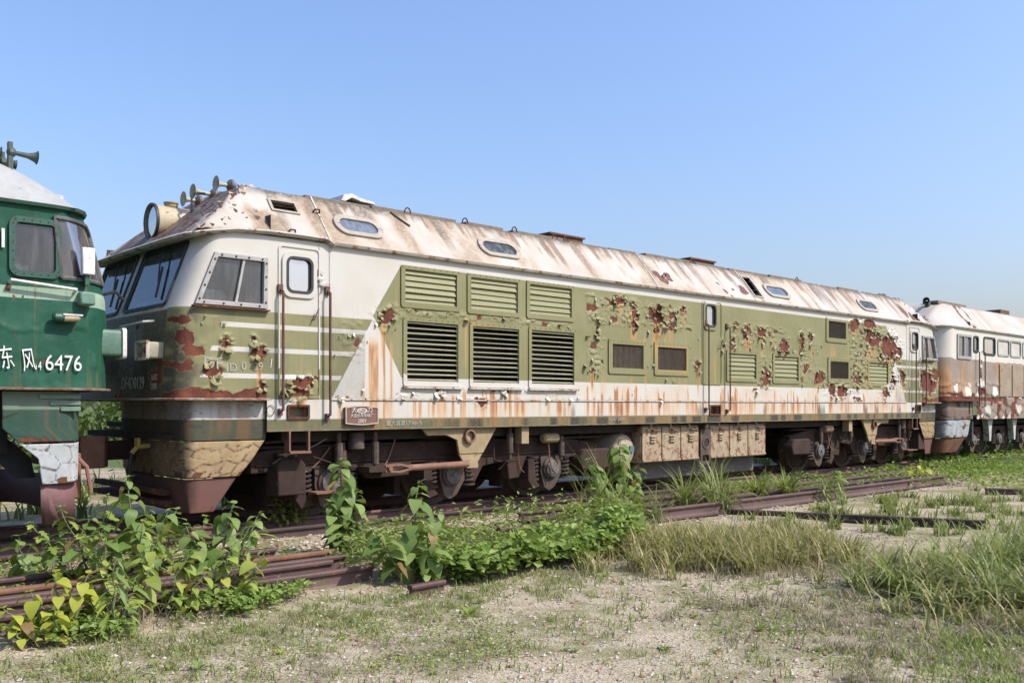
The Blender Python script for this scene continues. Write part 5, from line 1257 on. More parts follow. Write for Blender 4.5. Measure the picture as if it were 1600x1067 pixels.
def green_half(inset, xe):  # plan of the green cab's skirts
    c = [tuple(p) for p in bez((2.80, inset), (3.02, inset), (3.08, .35 + inset), 8)]
    return [(3.14, 1.65), (3.13, 1.1)] + c[::-1] + [(xe, inset)]
skirt_grid('lower_skirt', green_half, [(.10, 2.45, 1.05), (.11, 2.62, .90), (.12, 2.66, .645)], plate_paint('cracked_white', (.42, .45, .455), (.42, .45, .455), 0), GRN, 431, .22, .010, .035, None, False, .6, .05, .22)
skirt_grid('upper_skirt', green_half, [(.085, 2.30, 1.56), (.085, 2.30, 1.36), (.09, 2.30, 1.20), (.09, 2.44, 1.06)], plate_paint('patched_green', (.15, .22, .165), (.020, .068, .052), 1.375), GRN, 441, .26, .008, .03, None, False, .5, .03, .4)
g_skirt('plough', [(.14, 2.70, 3.0, .64), (.20, 2.78, 3.02, .45), (.30, 2.88, 3.06, .24)], rusty('pink_red_plough', (.185, .10, .10), (.145, .068, .065), 4, .12, .7, .3))
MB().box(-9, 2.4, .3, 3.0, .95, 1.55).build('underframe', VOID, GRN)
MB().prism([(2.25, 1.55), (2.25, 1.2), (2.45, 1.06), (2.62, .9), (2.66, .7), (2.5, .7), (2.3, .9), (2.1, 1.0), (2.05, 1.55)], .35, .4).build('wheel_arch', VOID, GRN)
gb = MB().box(-6, 2.2, .35, .5, .5, .85).build('bogie_frame', BROWN, GRN)
for x in (1.55, -.25, -2.05):
    put('wheel', WM, gb, (x, .83, .525)); o = put('wheel', WM, gb, (x, 2.465, .525)); o.scale = (1, -1, 1); put('axle_box', AX[0], gb, (x, .4, .5))
cp = MB().box(3.0, 3.42, 1.50, 1.80, .76, 1.02)
cp.prism([(3.40, 1.38), (3.66, 1.36), (3.74, 1.48), (3.74, 1.60), (3.62, 1.66), (3.72, 1.78), (3.60, 1.95), (3.40, 1.92)], .70, 1.06, 'xy').box(3.2, 3.3, 1.0, 1.1, .4, .9)
cp.build('coupler', BROWN_L, GRN, bevel=.02)
MB().tube([(3.2, .95, .9), (3.32, .9, .75), (3.36, .9, .5)], .022, 6).build('brake_hose', RED_P, GRN)
# horns, headlamp and lettering
HG = rusty('dark_green_horn', (.035, .055, .045), (.07, .085, .07), 9, .1, .6, .2)
for k, (hx, hy, hz, L, r_) in enumerate(((2.53, .62, 3.95, .22, .07), (2.50, .80, 3.88, .10, .05), (2.34, .72, 3.96, .10, .06))):
    ho = MB().lathe((hx, hy, hz), (1, 0, -.06), [(0, .02), (L * .6, .028), (L * .85, .045), (L * .97, r_ * .85), (L, r_), (L * .98, r_ * .9), (L * .8, .03)], 16, False).build('horn', HG, GRN)
    MB().lathe((hx, hy, hz), (-1, 0, 0), [(-.02, .03), (0, .05), (.04, .05), (.06, .02)], 10).cyl((hx - .02, hy, hz - .3), (hx - .02, hy, hz), .02, n=8).box(hx - .05, hx - .01, hy - .03, hy + .03, hz - .3, hz + .1).build('horn_driver', HG, ho)
MB().prism(rrect(1.30, 2.0, 3.38, 3.76, .08, 4), 2.35, 3.22, 'yz').build('headlamp_box', ROOFG, GRN, bevel=.02)
MB().lathe((2.66, .95, 3.76), (0, 0, 1), [(-.1, .09), (.04, .09), (.05, .05)], 12).build('roof_vent', ROOFG, GRN)
MB().lathe((2.90, 1.05, 3.62), (0, 0, 1), [(-.1, .10), (.06, .10), (.07, .05)], 12).build('roof_vent', ROOFG, GRN)
PURP = WHITE_T
for key, x, z in (('num', 2.815, 1.82), ('four', 2.60, 1.79), ('dong', 2.318, 1.85), ('feng', 2.505, 1.835)):
    write(key, PURP, GRN, (x, -.022, z), (R(90), 0 if key in ('num', 'four') else R(-9), 0), (.80 if key in ('num',) else .52, 1, 1))
write('I', PURP, GRN, (2.285, -.02, 2.97))
MB().box(-9, 2.30, .12, 3.2, 1.5, 1.6).build('cab_floor', VOID, GRN); MB().quad((1.8, .05, 1.6), (1.8, 3.2, 1.6), (1.8, 3.2, 3.7), (1.8, .05, 3.7)).build('cab_bulkhead', plain('green_bulkhead', (.05, .06, .055), .9), GRN)

# ---------------- pale locomotive at the far right
WLO = root('locomotive', (34, 1.65, 0), 'cream and rust brown locomotive at the far right end of the row', 'locomotive')
WPAINT = wall_material('cream_rust_paint', (.54, .52, .46), (.22, .17, .135), (.51, .47, .40), (.27, .22, .18))
wc = bez((23.32, .55), (23.36, 0), (23.75, 0), 22); wf = [(23.27 + .05 * ((1.65 - y) / 1.1), y) for y in np.arange(1.65, .58, -.05)]
wn_ = wf + [tuple(p) for p in wc] + [(x, 0) for x in np.arange(23.78, 34, .03)] + [(x, 0) for x in np.arange(34, 44, 1.0)]
wp = [(x, 3.3 - y) for x, y in wf[::-1]] + wn_
wp = [(23.75, 3.3), (23.36, 3.0)] + wp
def w_fields(X, Y, Z):
    s = X + Y
    n_ = fbm(s * 2.2, Z * 2.2, 301)
    zone = 2.60 - Z - .12 * (n_ - .5)
    P_ = sstep(.25, 1.2, 2.75 - Z) * (.5 + 1.0 * n_)
    P_ = np.where((X > 26.75) & (Z > 1.64) & (Z < 2.56), P_ * .4, P_)
    P_ = np.maximum(P_, .8 * np.exp(-((X - 25.5 + .0 * Z) / .12) ** 2) * (Z < 2.8))
    lift = sstep(.25, .7, P_)
    d1, d2, cid, sx, sy = worley(s / .30, Z / .24, 303)
    rust = np.where((lift > .35) & (cid < .26 * lift + .04), .3, -1.0); rust = np.maximum(rust, np.where(Z < 1.75, (fbm(s * 4, Z * 4, 305) - .66) * 5, -1))
    rust = np.where((Z > 1.52) & (Z < 1.66) & (X < 27), .4, rust)
    white = np.where((cid > .72) & (lift > .45), -1, 1); zone = np.where(Z < 2.5, zone * white, zone)
    return dict(zone=zone, rust=np.clip(rust, -1, 1), streak=.75 * sstep(.5, .8, vn(s * 9, Z * .6, 307)) * (Z < 2.6), grime_shade=.25 * (Z < 1.6) + .35 * sstep(.5, .7, n_) * (Z < 2.5)), lift * (.004 + .05 * cid * np.clip(.5 - sy, 0, 1)) * (rust < 0)
WW = [(25.03, 25.37, 2.80, 3.24), (25.70, 26.52, 2.76, 3.25), (26.68, 27.55, 2.77, 3.25), (27.62, 28.44, 2.77, 3.25), (28.55, 29.4, 2.77, 3.25), (29.5, 30.4, 2.77, 3.25)]
def w_cuts(x, y, z):
    c = (y < .05) & (x > 24.05) & (x < 24.84) & (z > 2.67) & (z < 3.19)
    for a, b_, z0_, z1_ in WW: c |= (y < .05) & (x > a + .03) & (x < b_ - .03) & (z > z0_ + .03) & (z < z1_ - .03)
    return c | ((y > .62) & (y < 1.55) & (z > 2.60) & (z < 3.20) & (x < 24)) | ((z < 1.53) & (x < 25.25))
shell(WLO, wp, np.arange(1.06, 3.42, .03), lambda x, y, z: x + np.clip((24.2 - x) / .8, 0, 1) * np.where(z > 2.6, (z - 2.6) * .12, 0), w_fields, w_cuts, WPAINT)
wx_ = np.concatenate([np.arange(23.25, 26, .06), np.arange(26, 44, .25)]); wy_ = np.concatenate([np.linspace(-.02, .6, 16), np.linspace(.7, 2.6, 12), np.linspace(2.7, 3.32, 16)])
BX_, BY_ = np.meshgrid(wx_, wy_, indexing='ij'); qq = np.minimum(BY_, 3.3 - BY_)
zz_ = np.minimum(3.42 + qq / .52 * .66, 4.08 + .08 * (1 - ((1.65 - qq) / 1.13) ** 2)); fx2 = 23.25 + .5 * (1 - np.clip(qq / .6, 0, 1)) ** 2
uu = np.clip((BX_ - fx2) / 1.35, 0, 1); zz_ = 3.40 + (zz_ - 3.40) * np.sin(uu * math.pi / 2) ** .8
sq = np.zeros(BX_.shape)
wst = .5 * sstep(.5, .8, vn(BX_ * 7, BX_ * 0, 311)) * (BX_ > 25) + .15 * sstep(.5, .7, fbm(BX_, BY_, 313)); wrr = np.where((np.hypot((BX_ - 25.2) / .35, (qq - .3) / .3) < 1) & (fbm(BX_ * 8, BY_ * 8, 315) > .5), .3, -1)
put('roof', grid_mesh('roof', np.stack([np.maximum(BX_, fx2), BY_, zz_], -1), None, dict(stain=wst, dark=.7 * (qq > .5) * (BX_ > 24.6), rust=wrr), ROOF), WLO)
wl = [(x, 0, 0, -1, 0) for x in (44, 32, 25.7, 24.0)] + [(23.62, .03, -.4, -.9, 0), (23.42, .16, -.85, -.4, 0), (23.30, .5, -1, -.1, 0), (23.25, 1.65, -1, 0, 0)]
path_strip('gutter', wl, [(-.05, 3.385), (.05, 3.39), (.06, 3.42), (-.05, 3.44)], GUT, WLO)
fr = MB().frame(rrect(23.99, 24.89, 2.61, 3.24, .03, 3), rrect(24.06, 24.83, 2.68, 3.18, .02, 3), -.03, .03).build('cab_window_frame', FRAME_G, WLO)
MB().quad((24.04, .01, 2.66), (24.85, .01, 2.66), (24.85, .01, 3.2), (24.04, .01, 3.2)).build('pane', GLASS_S, fr); MB().box(24.43, 24.47, -.02, .02, 2.68, 3.18).build('sash_bar', FRAME_G, fr)
BOARD = rusty('grey_board', (.42, .39, .35), (.50, .47, .43), 3, .1, .8, .2)
for k, (a, b_, z0_, z1_) in enumerate(WW):
    fr = MB().frame(rrect(a, b_, z0_, z1_, .08), rrect(a + .05, b_ - .05, z0_ + .05, z1_ - .05, .05), -.02, .03).build('side_window_frame', FRAME_G if k > 1 else RUBBER, WLO)
    MB().quad(*[(p[0], .012, p[1]) for p in rrect(a + .03, b_ - .03, z0_ + .03, z1_ - .03, .05)]).build('pane' if k < 2 else 'board', GLASS_B if k < 2 else BOARD, fr)
    if k < 2: MB().quad((a - .2, .4, z0_ - .2), (b_ + .4, .4, z0_ - .2), (b_ + .4, .4, z1_ + .1), (a - .2, .4, z1_ + .1)).build('inner_screen', plain('inner_screen', (.18, .2, .22), .8), fr)
fr = MB().frame(rrect(.58, 1.58, 2.56, 3.24, .1), rrect(.64, 1.52, 2.62, 3.18, .07), -.03, .03).xform(lambda p: (23.30 + p[1] + (p[2] - 2.6) * .12, p[0], p[2])).build('windscreen_seal', RUBBER, WLO)
MB().quad(*[(23.31 + (p[1] - 2.6) * .12, p[0], p[1]) for p in rrect(.6, 1.55, 2.58, 3.22, .08)]).build('pane', GLASS_D, fr)
MB().quad((24.95, .05, 1.2), (24.95, 3.2, 1.2), (24.95, 3.2, 3.6), (24.95, .05, 3.6)).build('cab_bulkhead', bpy.data.materials['cab_lining'], WLO)
TAN = rusty('tan_panel', (.29, .235, .17), (.24, .175, .12), 2.5, .2, .75, .3)
for k in range(6):
    a = 26.80 + k * .93
    MB().box(a, a + .86, -.03, .01, 1.66, 2.55).build('side_panel', TAN, WLO, bevel=.01)
for x in (25.25, 25.62): MB().tube([(x, 0, 2.85), (x, -.08, 2.82), (x, -.08, 1.40), (x, 0, 1.38)], .016, 6).build('handrail', ROD, WLO)
wlg = [(25.2, 0, 0, -1, 0), (23.9, 0, 0, -1, 0), (23.55, .08, -.4, -.9, 0), (23.36, .35, -1, -.3, 0), (23.25, 1.65, -1, 0, 0)]
path_strip('cab_ledge', wlg, [(-.1, 1.525), (.06, 1.53), (.06, 1.545), (-.1, 1.55)], RUSTM, WLO)
def w_sk(name, rows, m):
    b = MB(); LL = []
    for ins, xe, z in rows:
        h = [(23.32 + ins, 1.65)] + [tuple(p) for p in bez((23.36 + ins, .6), (23.40 + ins, ins), (23.85 + ins, ins), 9)] + [(xe, ins)]
        LL.append([(x, 3.3 - y, z) for x, y in h[:0:-1]] + [(x, y, z) for x, y in h])
    k = len(LL[0])
    for r_ in LL: b.v += r_
    for i in range(len(LL) - 1):
        for j in range(k - 1): b.f.append((i * k + j, i * k + j + 1, (i + 1) * k + j + 1, (i + 1) * k + j))
    o = b.build(name, m, WLO, ang=50); s = o.modifiers.new('thick', 'SOLIDIFY'); s.thickness = .03; s.offset = 0
def pale_half(inset, xe): return [(23.9 + inset, 3.2), (23.5 + inset, 2.7), (23.36 + inset, 1.65), (23.38 + inset, .8)] + [tuple(p) for p in bez((23.42 + inset, .4), (23.46 + inset, inset), (23.72 + inset, inset), 8)] + [(xe, inset)]
skirt_grid('cab_skirt', pale_half, [(.08, 25.2, 1.53), (.08, 25.2, 1.06)], plate_paint('brown_grey_skirt', (.20, .165, .145), (.17, .13, .11), 1.3), WLO, 451, .3, .012, .03, 23.66, False, .5, .3, .6)
skirt_grid('lower_skirt', pale_half, [(.10, 25.1, 1.05), (.12, 24.95, .60)], plate_paint('pale_blue_skirt', (.33, .36, .385), (.33, .36, .385), 0), WLO, 461, .3, .015, .03, 23.66, False, .6, .25, .5)
skirt_grid('plough', pale_half, [(.14, 24.85, .59), (.22, 24.5, .22)], plate_paint('rusty_plough', (.13, .06, .035), (.13, .06, .035), 0), WLO, 471, .3, .004, .02, 23.6, False, .3, .2, .4)
MB().box(23.28, 23.50, .20, .62, 1.80, 2.12).build('front_lamp_box', rusty('grey_lamp_box', (.20, .19, .17), (.28, .26, .23), 7, .2), WLO, bevel=.02)
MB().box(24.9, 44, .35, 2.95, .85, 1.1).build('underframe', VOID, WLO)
wb = MB().box(25.2, 30.2, .35, .5, .55, .9).build('bogie_frame', BROWN, WLO)
for x in (25.9, 27.7, 29.5):
    put('wheel', WM, wb, (x, .83, .525)); o = put('wheel', WM, wb, (x, 2.465, .525)); o.scale = (1, -1, 1); put('axle_box', AX[0], wb, (x, .4, .5)); put('axle_cap', cap_me, wb, (x, .4, .5))
    for d in (-.33, .33): put('coil_spring', spr_me, wb, (x + d, .42, .33))
    MB().prism([(x + .5, 1.05), (x + .9, 1.05), (x + .8, .8), (x + .75, .45), (x + .65, .45), (x + .6, .8)], .15, .3).build('hanger_bracket', rusty('pale_bracket', (.42, .42, .40), (.34, .32, .29), 6, .25), WLO)
MB().box(25.1, 25.6, .05, .25, .50, .54).box(25.12, 25.16, .05, .2, .54, 1.0).build('step', STEEL_L, WLO)
MB().lathe((24.0, .75, 4.10), (-1, -.35, .05), [(0, .04), (.12, .05), (.22, .065), (.26, .085), (.24, .07), (.12, .03)], 14, False).box(23.98, 24.1, .7, .8, 3.95, 4.12).build('horn', HG, WLO)
MB().box(24.2, 26.0, .55, .95, 4.06, 4.14).build('roof_hatch', DECK, WLO)
MB().box(28.6, 29.3, .6, 1.1, 4.1, 4.22).build('exhaust_stack', EXH, WLO)
MB().cyl((22.85, 1.65, .9), (23.4, 1.65, .9), .14, n=10).build('coupler', BROWN, WLO)
# ------------------------------------------------------------------ vegetation
def leaf_material(name, c0, c1, obj_random=True):
    t = NT(name); t.t.nodes.remove(t.b)
    r = t.n('ObjectInfo').outputs['Random'] if obj_random else t.attr('tint')
    co = t.coord(); n_ = t.noise(co, 9, 4, .6)
    col = t.mix(r, c0, c1); col = t.mix(t.ramp(n_, .35, .8, 0, .4), col, tuple(x * .6 for x in c0))
    df = t.n('BsdfPrincipled'); t.set(df.inputs['Base Color'], col); df.inputs['Roughness'].default_value = .5; df.inputs['Specular IOR Level'].default_value = .3
    tl = t.n('BsdfTranslucent'); t.set(tl.inputs[0], t.mix(.5, col, (.22, .30, .03)))
    mx_ = t.n('MixShader'); mx_.inputs[0].default_value = .38
    t.t.links.new(df.outputs[0], mx_.inputs[1]); t.t.links.new(tl.outputs[0], mx_.inputs[2]); t.t.links.new(mx_.outputs[0], t.out.inputs[0])
    return t.m
LEAF = leaf_material('leaf_green', (.12, .20, .045), (.26, .34, .11))
LEAF_Y = leaf_material('leaf_yellow_green', (.33, .37, .04), (.42, .42, .07))
LEAF_M = leaf_material('leaf_mid_green', (.19, .26, .045), (.36, .41, .09))
VINE_P = leaf_material('weed_pale_green', (.20, .27, .055), (.34, .39, .12), False)
VINE = leaf_material('vine_green', (.14, .23, .04), (.27, .35, .085), False)
GRASS = leaf_material('grass_green', (.17, .22, .055), (.34, .34, .14), False)
GRASS_B = leaf_material('grass_straw', (.22, .22, .07), (.50, .40, .21), False)
DRY = leaf_material('dry_stalks', (.22, .17, .12), (.42, .34, .25), False)
FARTREE = leaf_material('far_foliage', (.06, .10, .02), (.13, .19, .05), False)
STEM = plain('green_stem', (.14, .17, .06), .6)
TWIG = plain('grey_twig', (.17, .13, .10), .8)

def heart_leaf(name, m, w=.42, droop=.25):
    """heart-shaped blade, stalk end at the origin, pointing along +y, folded along the midrib"""
    out = [(0, 0), (.16, -.07), (.36, .03), (w, .24), (w * .84, .50), (w * .45, .78), (0, 1.0)]
    b = MB()
    mid = [(0, y, -droop * y * y) for y in (0, .24, .5, .78, 1.0)]
    b.v += mid
    for sx_ in (1, -1):
        n0 = len(b.v)
        b.v += [(sx_ * x * (w / .42 if k < 3 else 1), y, .10 * abs(x) * 1.2 - droop * y * y - .03 * (k % 2)) for k, (x, y) in enumerate(out[1:6], 1)]
        f = [(0, n0, n0 + 1), (0, n0 + 1, n0 + 2), (0, n0 + 2, 1), (1, n0 + 2, n0 + 3), (1, n0 + 3, 2), (2, n0 + 3, n0 + 4), (2, n0 + 4, 3), (3, n0 + 4, 4)]
        b.f += [q if sx_ > 0 else q[::-1] for q in f]
    me = b.mesh(name, m, 80, fix=False)
    return me
def lobed_leaf(name, m):
    b = MB(); pts = [(0, 0), (.14, -.02), (.40, .10), (.22, .22), (.52, .48), (.20, .46), (.24, .72), (0, 1.0)]
    b.v += [(0, y, -.2 * y * y) for y in (0, .22, .47, .72, 1)]
    for s in (1, -1):
        n0 = len(b.v); b.v += [(s * x, y, .08 * x - .2 * y * y) for x, y in pts[1:7]]
        f = [(0, n0, n0 + 1), (0, n0 + 1, n0 + 2), (0, n0 + 2, 1), (1, n0 + 2, n0 + 3), (1, n0 + 3, n0 + 4), (1, n0 + 4, 2), (2, n0 + 4, n0 + 5), (2, n0 + 5, 3), (3, n0 + 5, 4)]
        b.f += [q if s > 0 else q[::-1] for q in f]
    return b.mesh(name, m, 80, fix=False)
def lance_leaf(name, m):
    b = MB(); b.v += [(0, y, -.3 * y * y) for y in (0, .3, .65, 1)]
    for s in (1, -1):
        n0 = len(b.v); b.v += [(s * x, y, .03 - .3 * y * y) for x, y in ((.05, .05), (.10, .3), (.075, .65))]
        f = [(0, n0, n0 + 1, 1), (1, n0 + 1, n0 + 2, 2), (2, n0 + 2, 3)]
        b.f += [q if s > 0 else q[::-1] for q in f]
    return b.mesh(name, m, 80, fix=False)
LEAF_B = leaf_material('leaf_dead_brown', (.20, .12, .05), (.30, .20, .08))
DEAD = [heart_leaf('leaf', LEAF_B, .3, .8), lance_leaf('leaf', LEAF_B)]
HEART = [heart_leaf('leaf', LEAF, .40, .28), heart_leaf('leaf', LEAF, .46, .45), heart_leaf('leaf', LEAF, .33, .1), heart_leaf('leaf', LEAF, .44, .6)]
HEART_Y = [heart_leaf('leaf', LEAF_Y, .40, .25), heart_leaf('leaf', LEAF_Y, .45, .4)]
HEART_M = [heart_leaf('leaf', LEAF_M, .34, .25), heart_leaf('leaf', LEAF_M, .40, .35)]
LOBED = [lobed_leaf('leaf', LEAF_M), lobed_leaf('leaf', LEAF)]
LANCE = [lance_leaf('leaf', LEAF), lance_leaf('leaf', LEAF_M)]
rp_ = random.Random(21)
def gz1(x, y): return float(gz(np.array(x), np.array(y)))
def leaf_at(parent, me, p, az, pitch, roll, size):
    o = bpy.data.objects.new('leaf', me); COL.objects.link(o)
    o.parent = parent; o.location = p
    o.rotation_euler = (Matrix.Rotation(az - math.pi / 2, 3, 'Z') @ Matrix.Rotation(pitch, 3, 'X') @ Matrix.Rotation(roll, 3, 'Y')).to_euler()
    o.scale = (size, size, size)
    return o
def seedling(name, label, x, y, stems, leaves, group=None, cat='plant', z=None, stem_m=STEM):
    """stems: list of (dx, dy, height, lean_az, lean, n_pairs, leaf_size, start)"""
    r = root(name, (x, y, gz1(x, y) if z is None else z), label, cat, group)
    sb = MB(); todo = []
    for dx, dy, h, laz, lean, npair, ls, start in stems:
        pts = []
        for k in range(9):
            t_ = k / 8; pts.append((dx + math.cos(laz) * lean * h * t_ ** 1.6 + .015 * math.sin(k * 1.7 + dx * 9), dy + math.sin(laz) * lean * h * t_ ** 1.6 + .012 * math.cos(k * 1.3), h * t_ - .02))
        sb.tube(pts, [.012 * (1 - .65 * k / 8) * (.7 + .5 * h) for k in range(9)], 5)
        a = rp_.random() * 6
        npair = int(npair * 1.45)
        for q in range(npair):
            t_ = start + (1 - start) * (q + .3) / npair
            i = min(int(t_ * 8), 7); f = t_ * 8 - i; p = Vector(pts[i]).lerp(Vector(pts[i + 1]), f)
            a += math.pi / 2 + rp_.uniform(-.3, .3); size = ls * (1.0 if t_ < .8 else 1.0 - .55 * (t_ - .8) / .2) * rp_.uniform(.75, 1.15)
            for s in (0, math.pi):
                az = a + s + rp_.uniform(-.25, .25); pl_ = size * rp_.uniform(.25, .6)
                e = p + Vector((math.cos(az) * pl_, math.sin(az) * pl_, pl_ * rp_.uniform(.1, .5)))
                sb.tube([p, p.lerp(e, .55) + Vector((0, 0, .1 * pl_)), e], .003 + .003 * size, 4)
                todo.append((e, az, rp_.uniform(-.85, .05), rp_.uniform(-.4, .4), size * 1.2))
        top = Vector(pts[-1])
        for q in range(4): todo.append((top, rp_.random() * 6.28, rp_.uniform(.1, .8), 0, ls * rp_.uniform(.3, .5)))
    st = bpy.data.objects.new('stem', sb.mesh('stem', stem_m, 60)); COL.objects.link(st); st.parent = r
    for p, az, pi_, ro, size in todo: leaf_at(r, rp_.choice(leaves) if rp_.random() > .04 else rp_.choice(DEAD), p, az, pi_, ro, size * rp_.uniform(.7, 1.2))
    return r
U = rp_.uniform
# left bush group between the rails and the yard
seedling('seedling', 'tallest broad-leaved seedling in front of the gap between green and olive locomotives', 2.95, -1.62, [(0, 0, 1.04, 2.6, .10, 9, .135, .25), (.12, .1, .72, .3, .25, 6, .12, .3), (-.14, .05, .62, 3.2, .3, 5, .12, .3)], HEART)
seedling('lobed_shrub', 'lobed-leaf shrub spreading below the green locomotive plough', 2.72, -1.15, [(0, 0, .78, 2.9, .35, 8, .14, .25), (.1, 0, .85, 1.2, .15, 8, .13, .3), (.25, -.1, .74, .2, .3, 8, .13, .3), (-.15, .05, .66, 3.0, .5, 7, .13, .3)], LOBED)
seedling('lobed_shrub', 'bright lobed-leaf shrub just right of the tallest seedling', 3.25, -1.35, [(0, 0, .70, .5, .25, 8, .125, .2), (.2, 0, .62, .1, .35, 7, .12, .2), (-.1, -.1, .52, 2, .3, 6, .11, .2)], LOBED)
seedling('seedling', 'round-leaved seedling leaning over the rails left of the tall stem with drooping leaves', 3.72, -1.50, [(0, 0, .74, .2, .2, 8, .145, .2), (.15, .05, .62, .1, .45, 7, .13, .2), (-.15, -.05, .58, 2.6, .3, 7, .13, .2)], HEART)
seedling('round_leaf_shrub', 'yellow green shrub at the lower left foot of the rail pile', 2.02, -2.60, [(0, 0, .38, 2.8, .5, 5, .105, .2), (.1, 0, .46, .6, .3, 6, .11, .25), (-.14, 0, .30, 3.1, .7, 5, .095, .2), (.2, .05, .40, .4, .5, 5, .105, .2), (-.05, -.08, .26, 4.5, .5, 4, .085, .2), (.02, .06, .5, 1.6, .15, 6, .10, .3), (-.22, -.04, .2, 3.4, .7, 4, .08, .2)], HEART_Y)
seedling('round_leaf_shrub', 'light green round-leaved shrub in front of the rail pile', 2.62, -2.52, [(0, 0, .62, .3, .2, 7, .105, .25), (-.18, 0, .55, 2.8, .2, 6, .11, .25), (.22, .05, .52, .2, .4, 6, .11, .2), (.05, .1, .78, 1.3, .1, 7, .10, .35), (.35, .0, .38, .1, .5, 5, .10, .2)], HEART_M)
seedling('round_leaf_shrub', 'light green shrub at the right end of the left bush', 3.30, -2.42, [(0, 0, .52, .4, .3, 7, .095, .2), (-.2, 0, .44, 2.8, .3, 6, .10, .2), (.22, 0, .46, .0, .4, 6, .10, .2), (.1, -.1, .26, 5.3, .5, 5, .085, .2)], HEART_M + HEART_Y[:1])
seedling('lance_weed', 'upright weed with long narrow leaves in front of the left bush', 2.38, -2.66, [(0, 0, .56, 1.2, .1, 9, .17, .05), (.06, .02, .4, .5, .3, 6, .15, .1)], LANCE)
seedling('lance_weed', 'narrow-leaved weed at the right edge of the left bush', 3.62, -2.2, [(0, 0, .62, .6, .25, 9, .16, .1), (-.08, 0, .4, 3, .3, 6, .14, .1)], LANCE)
seedling('seedling', 'small broad-leaved seedling at the far left edge', 2.33, -.62, [(0, 0, .50, 3.0, .15, 4, .16, .3), (.1, .05, .4, .3, .2, 3, .13, .3)], HEART)
seedling('seedling', 'low seedling beside the green locomotive plough', 2.95, .62, [(0, 0, .36, 3, .3, 4, .11, .2), (.2, 0, .42, .4, .3, 5, .11, .2), (.35, .05, .3, .1, .4, 4, .10, .2)], HEART)
seedling('leafy_weed', 'small leafy weed growing against the bogie behind the near rail', 5.72, .72, [(0, 0, .55, 2.6, .2, 10, .065, .15), (.12, 0, .42, .4, .4, 8, .06, .15), (-.1, 0, .46, 2.9, .4, 8, .065, .15), (.05, .05, .62, 1.8, .1, 9, .07, .2), (-.2, 0, .28, 3.1, .5, 6, .06, .1)], HEART_M, z=-.1)
# centre seedlings
seedling('seedling', 'single tall seedling with drooping heart leaves in front of the bogie', 5.36, -1.02, [(0, 0, 1.06, 1.8, .06, 15, .150, .18), (.05, 0, .72, .4, .2, 9, .13, .2), (-.05, 0, .62, 3, .2, 8, .13, .2), (0, .05, .5, 1.5, .2, 6, .12, .2)], HEART)
seedling('seedling', 'large-leaved seedling above the cut rail end at the centre', 5.12, -2.58, [(0, 0, .95, .5, .12, 8, .165, .3), (.12, .05, .66, .2, .45, 7, .15, .3), (-.12, 0, .55, 2.8, .5, 6, .145, .3), (.05, -.08, .4, 5, .4, 5, .13, .3)], HEART)
seedling('seedling', 'broad-leaved seedling in front of the tan battery boxes', 10.35, -.62, [(0, 0, 1.15, .8, .12, 10, .17, .35), (-.3, 0, .88, 2.9, .35, 8, .17, .3), (.25, 0, .7, .3, .3, 7, .15, .3)], HEART)
seedling('lance_weed', 'upright narrow-leaved weed on the far pile of rails', 14.6, -1.75, [(0, 0, .55, 1, .1, 9, .16, .1), (.15, 0, .42, .4, .2, 7, .14, .1), (-.2, .1, .4, 3, .2, 7, .14, .1)], LANCE)
seedling('round_leaf_shrub', 'yellow green shrublet at the right end of the far rails', 19.5, -1.0, [(0, 0, .4, 1, .2, 5, .13, .2), (.3, 0, .34, .2, .4, 5, .12, .2), (-.3, 0, .36, 3, .4, 5, .12, .2)], HEART_Y)

# ---------------- masses of small leaves
def leaf_cloud(name, label, pos, nrm_up, size, m, seed, cat='ground cover', length=1.0, width=.62):
    rg = np.random.default_rng(seed); n = len(pos)
    a = rg.random(n) * 6.283; tilt = rg.normal(0, .55, n) + .25; s = size[0] + (size[1] - size[0]) * rg.random(n)
    f = np.stack([np.cos(a), np.sin(a), np.sin(tilt) * .8], 1); f /= np.linalg.norm(f, axis=1, keepdims=True)
    side_ = np.cross(f, np.tile(nrm_up, (n, 1)) + rg.normal(0, .5, (n, 3))); side_ /= np.linalg.norm(side_, axis=1, keepdims=True) + 1e-9
    up = np.cross(side_, f)
    L = s[:, None] * length; W = s[:, None] * width * .5
    V = np.stack([pos, pos + f * L * .45 + side_ * W + up * L * .08, pos + f * L - up * L * .12, pos + f * L * .45 - side_ * W + up * L * .08], 1)
    F = (np.arange(n) * 4)[:, None, None] + np.array([(0, 1, 2), (0, 2, 3)])[None]
    me = tri_mesh(name, V.reshape(-1, 3), F.reshape(-1, 3), {'tint': np.repeat(np.clip(rg.normal(.5, .28, n), 0, 1), 4)}, m)
    return tag(put(name, me), label, cat, None, 'stuff')
def region(rg, n, poly):
    p = np.array(poly); lo, hi = p.min(0), p.max(0); out = []
    while sum(map(len, out)) < n:
        q = lo + (hi - lo) * rg.random((n, 2)); c = np.zeros(n, bool); j = len(p) - 1
        for i in range(len(p)):
            c ^= ((p[i, 1] > q[:, 1]) != (p[j, 1] > q[:, 1])) & (q[:, 0] < (p[j, 0] - p[i, 0]) * (q[:, 1] - p[i, 1]) / (p[j, 1] - p[i, 1] + 1e-12) + p[i, 0]); j = i
        out.append(q[c])
    return np.concatenate(out)[:n]
def mat_of_leaves(n, poly, hmax, seed, freq=1.6):
    rg = np.random.default_rng(seed); q = region(rg, n, poly)
    h = hmax * (.25 + .9 * fbm(q[:, 0] * freq, q[:, 1] * freq, seed)) * (.35 + .65 * rg.random(n) ** .5)
    return np.column_stack([q, gz(q[:, 0], q[:, 1]) + h])
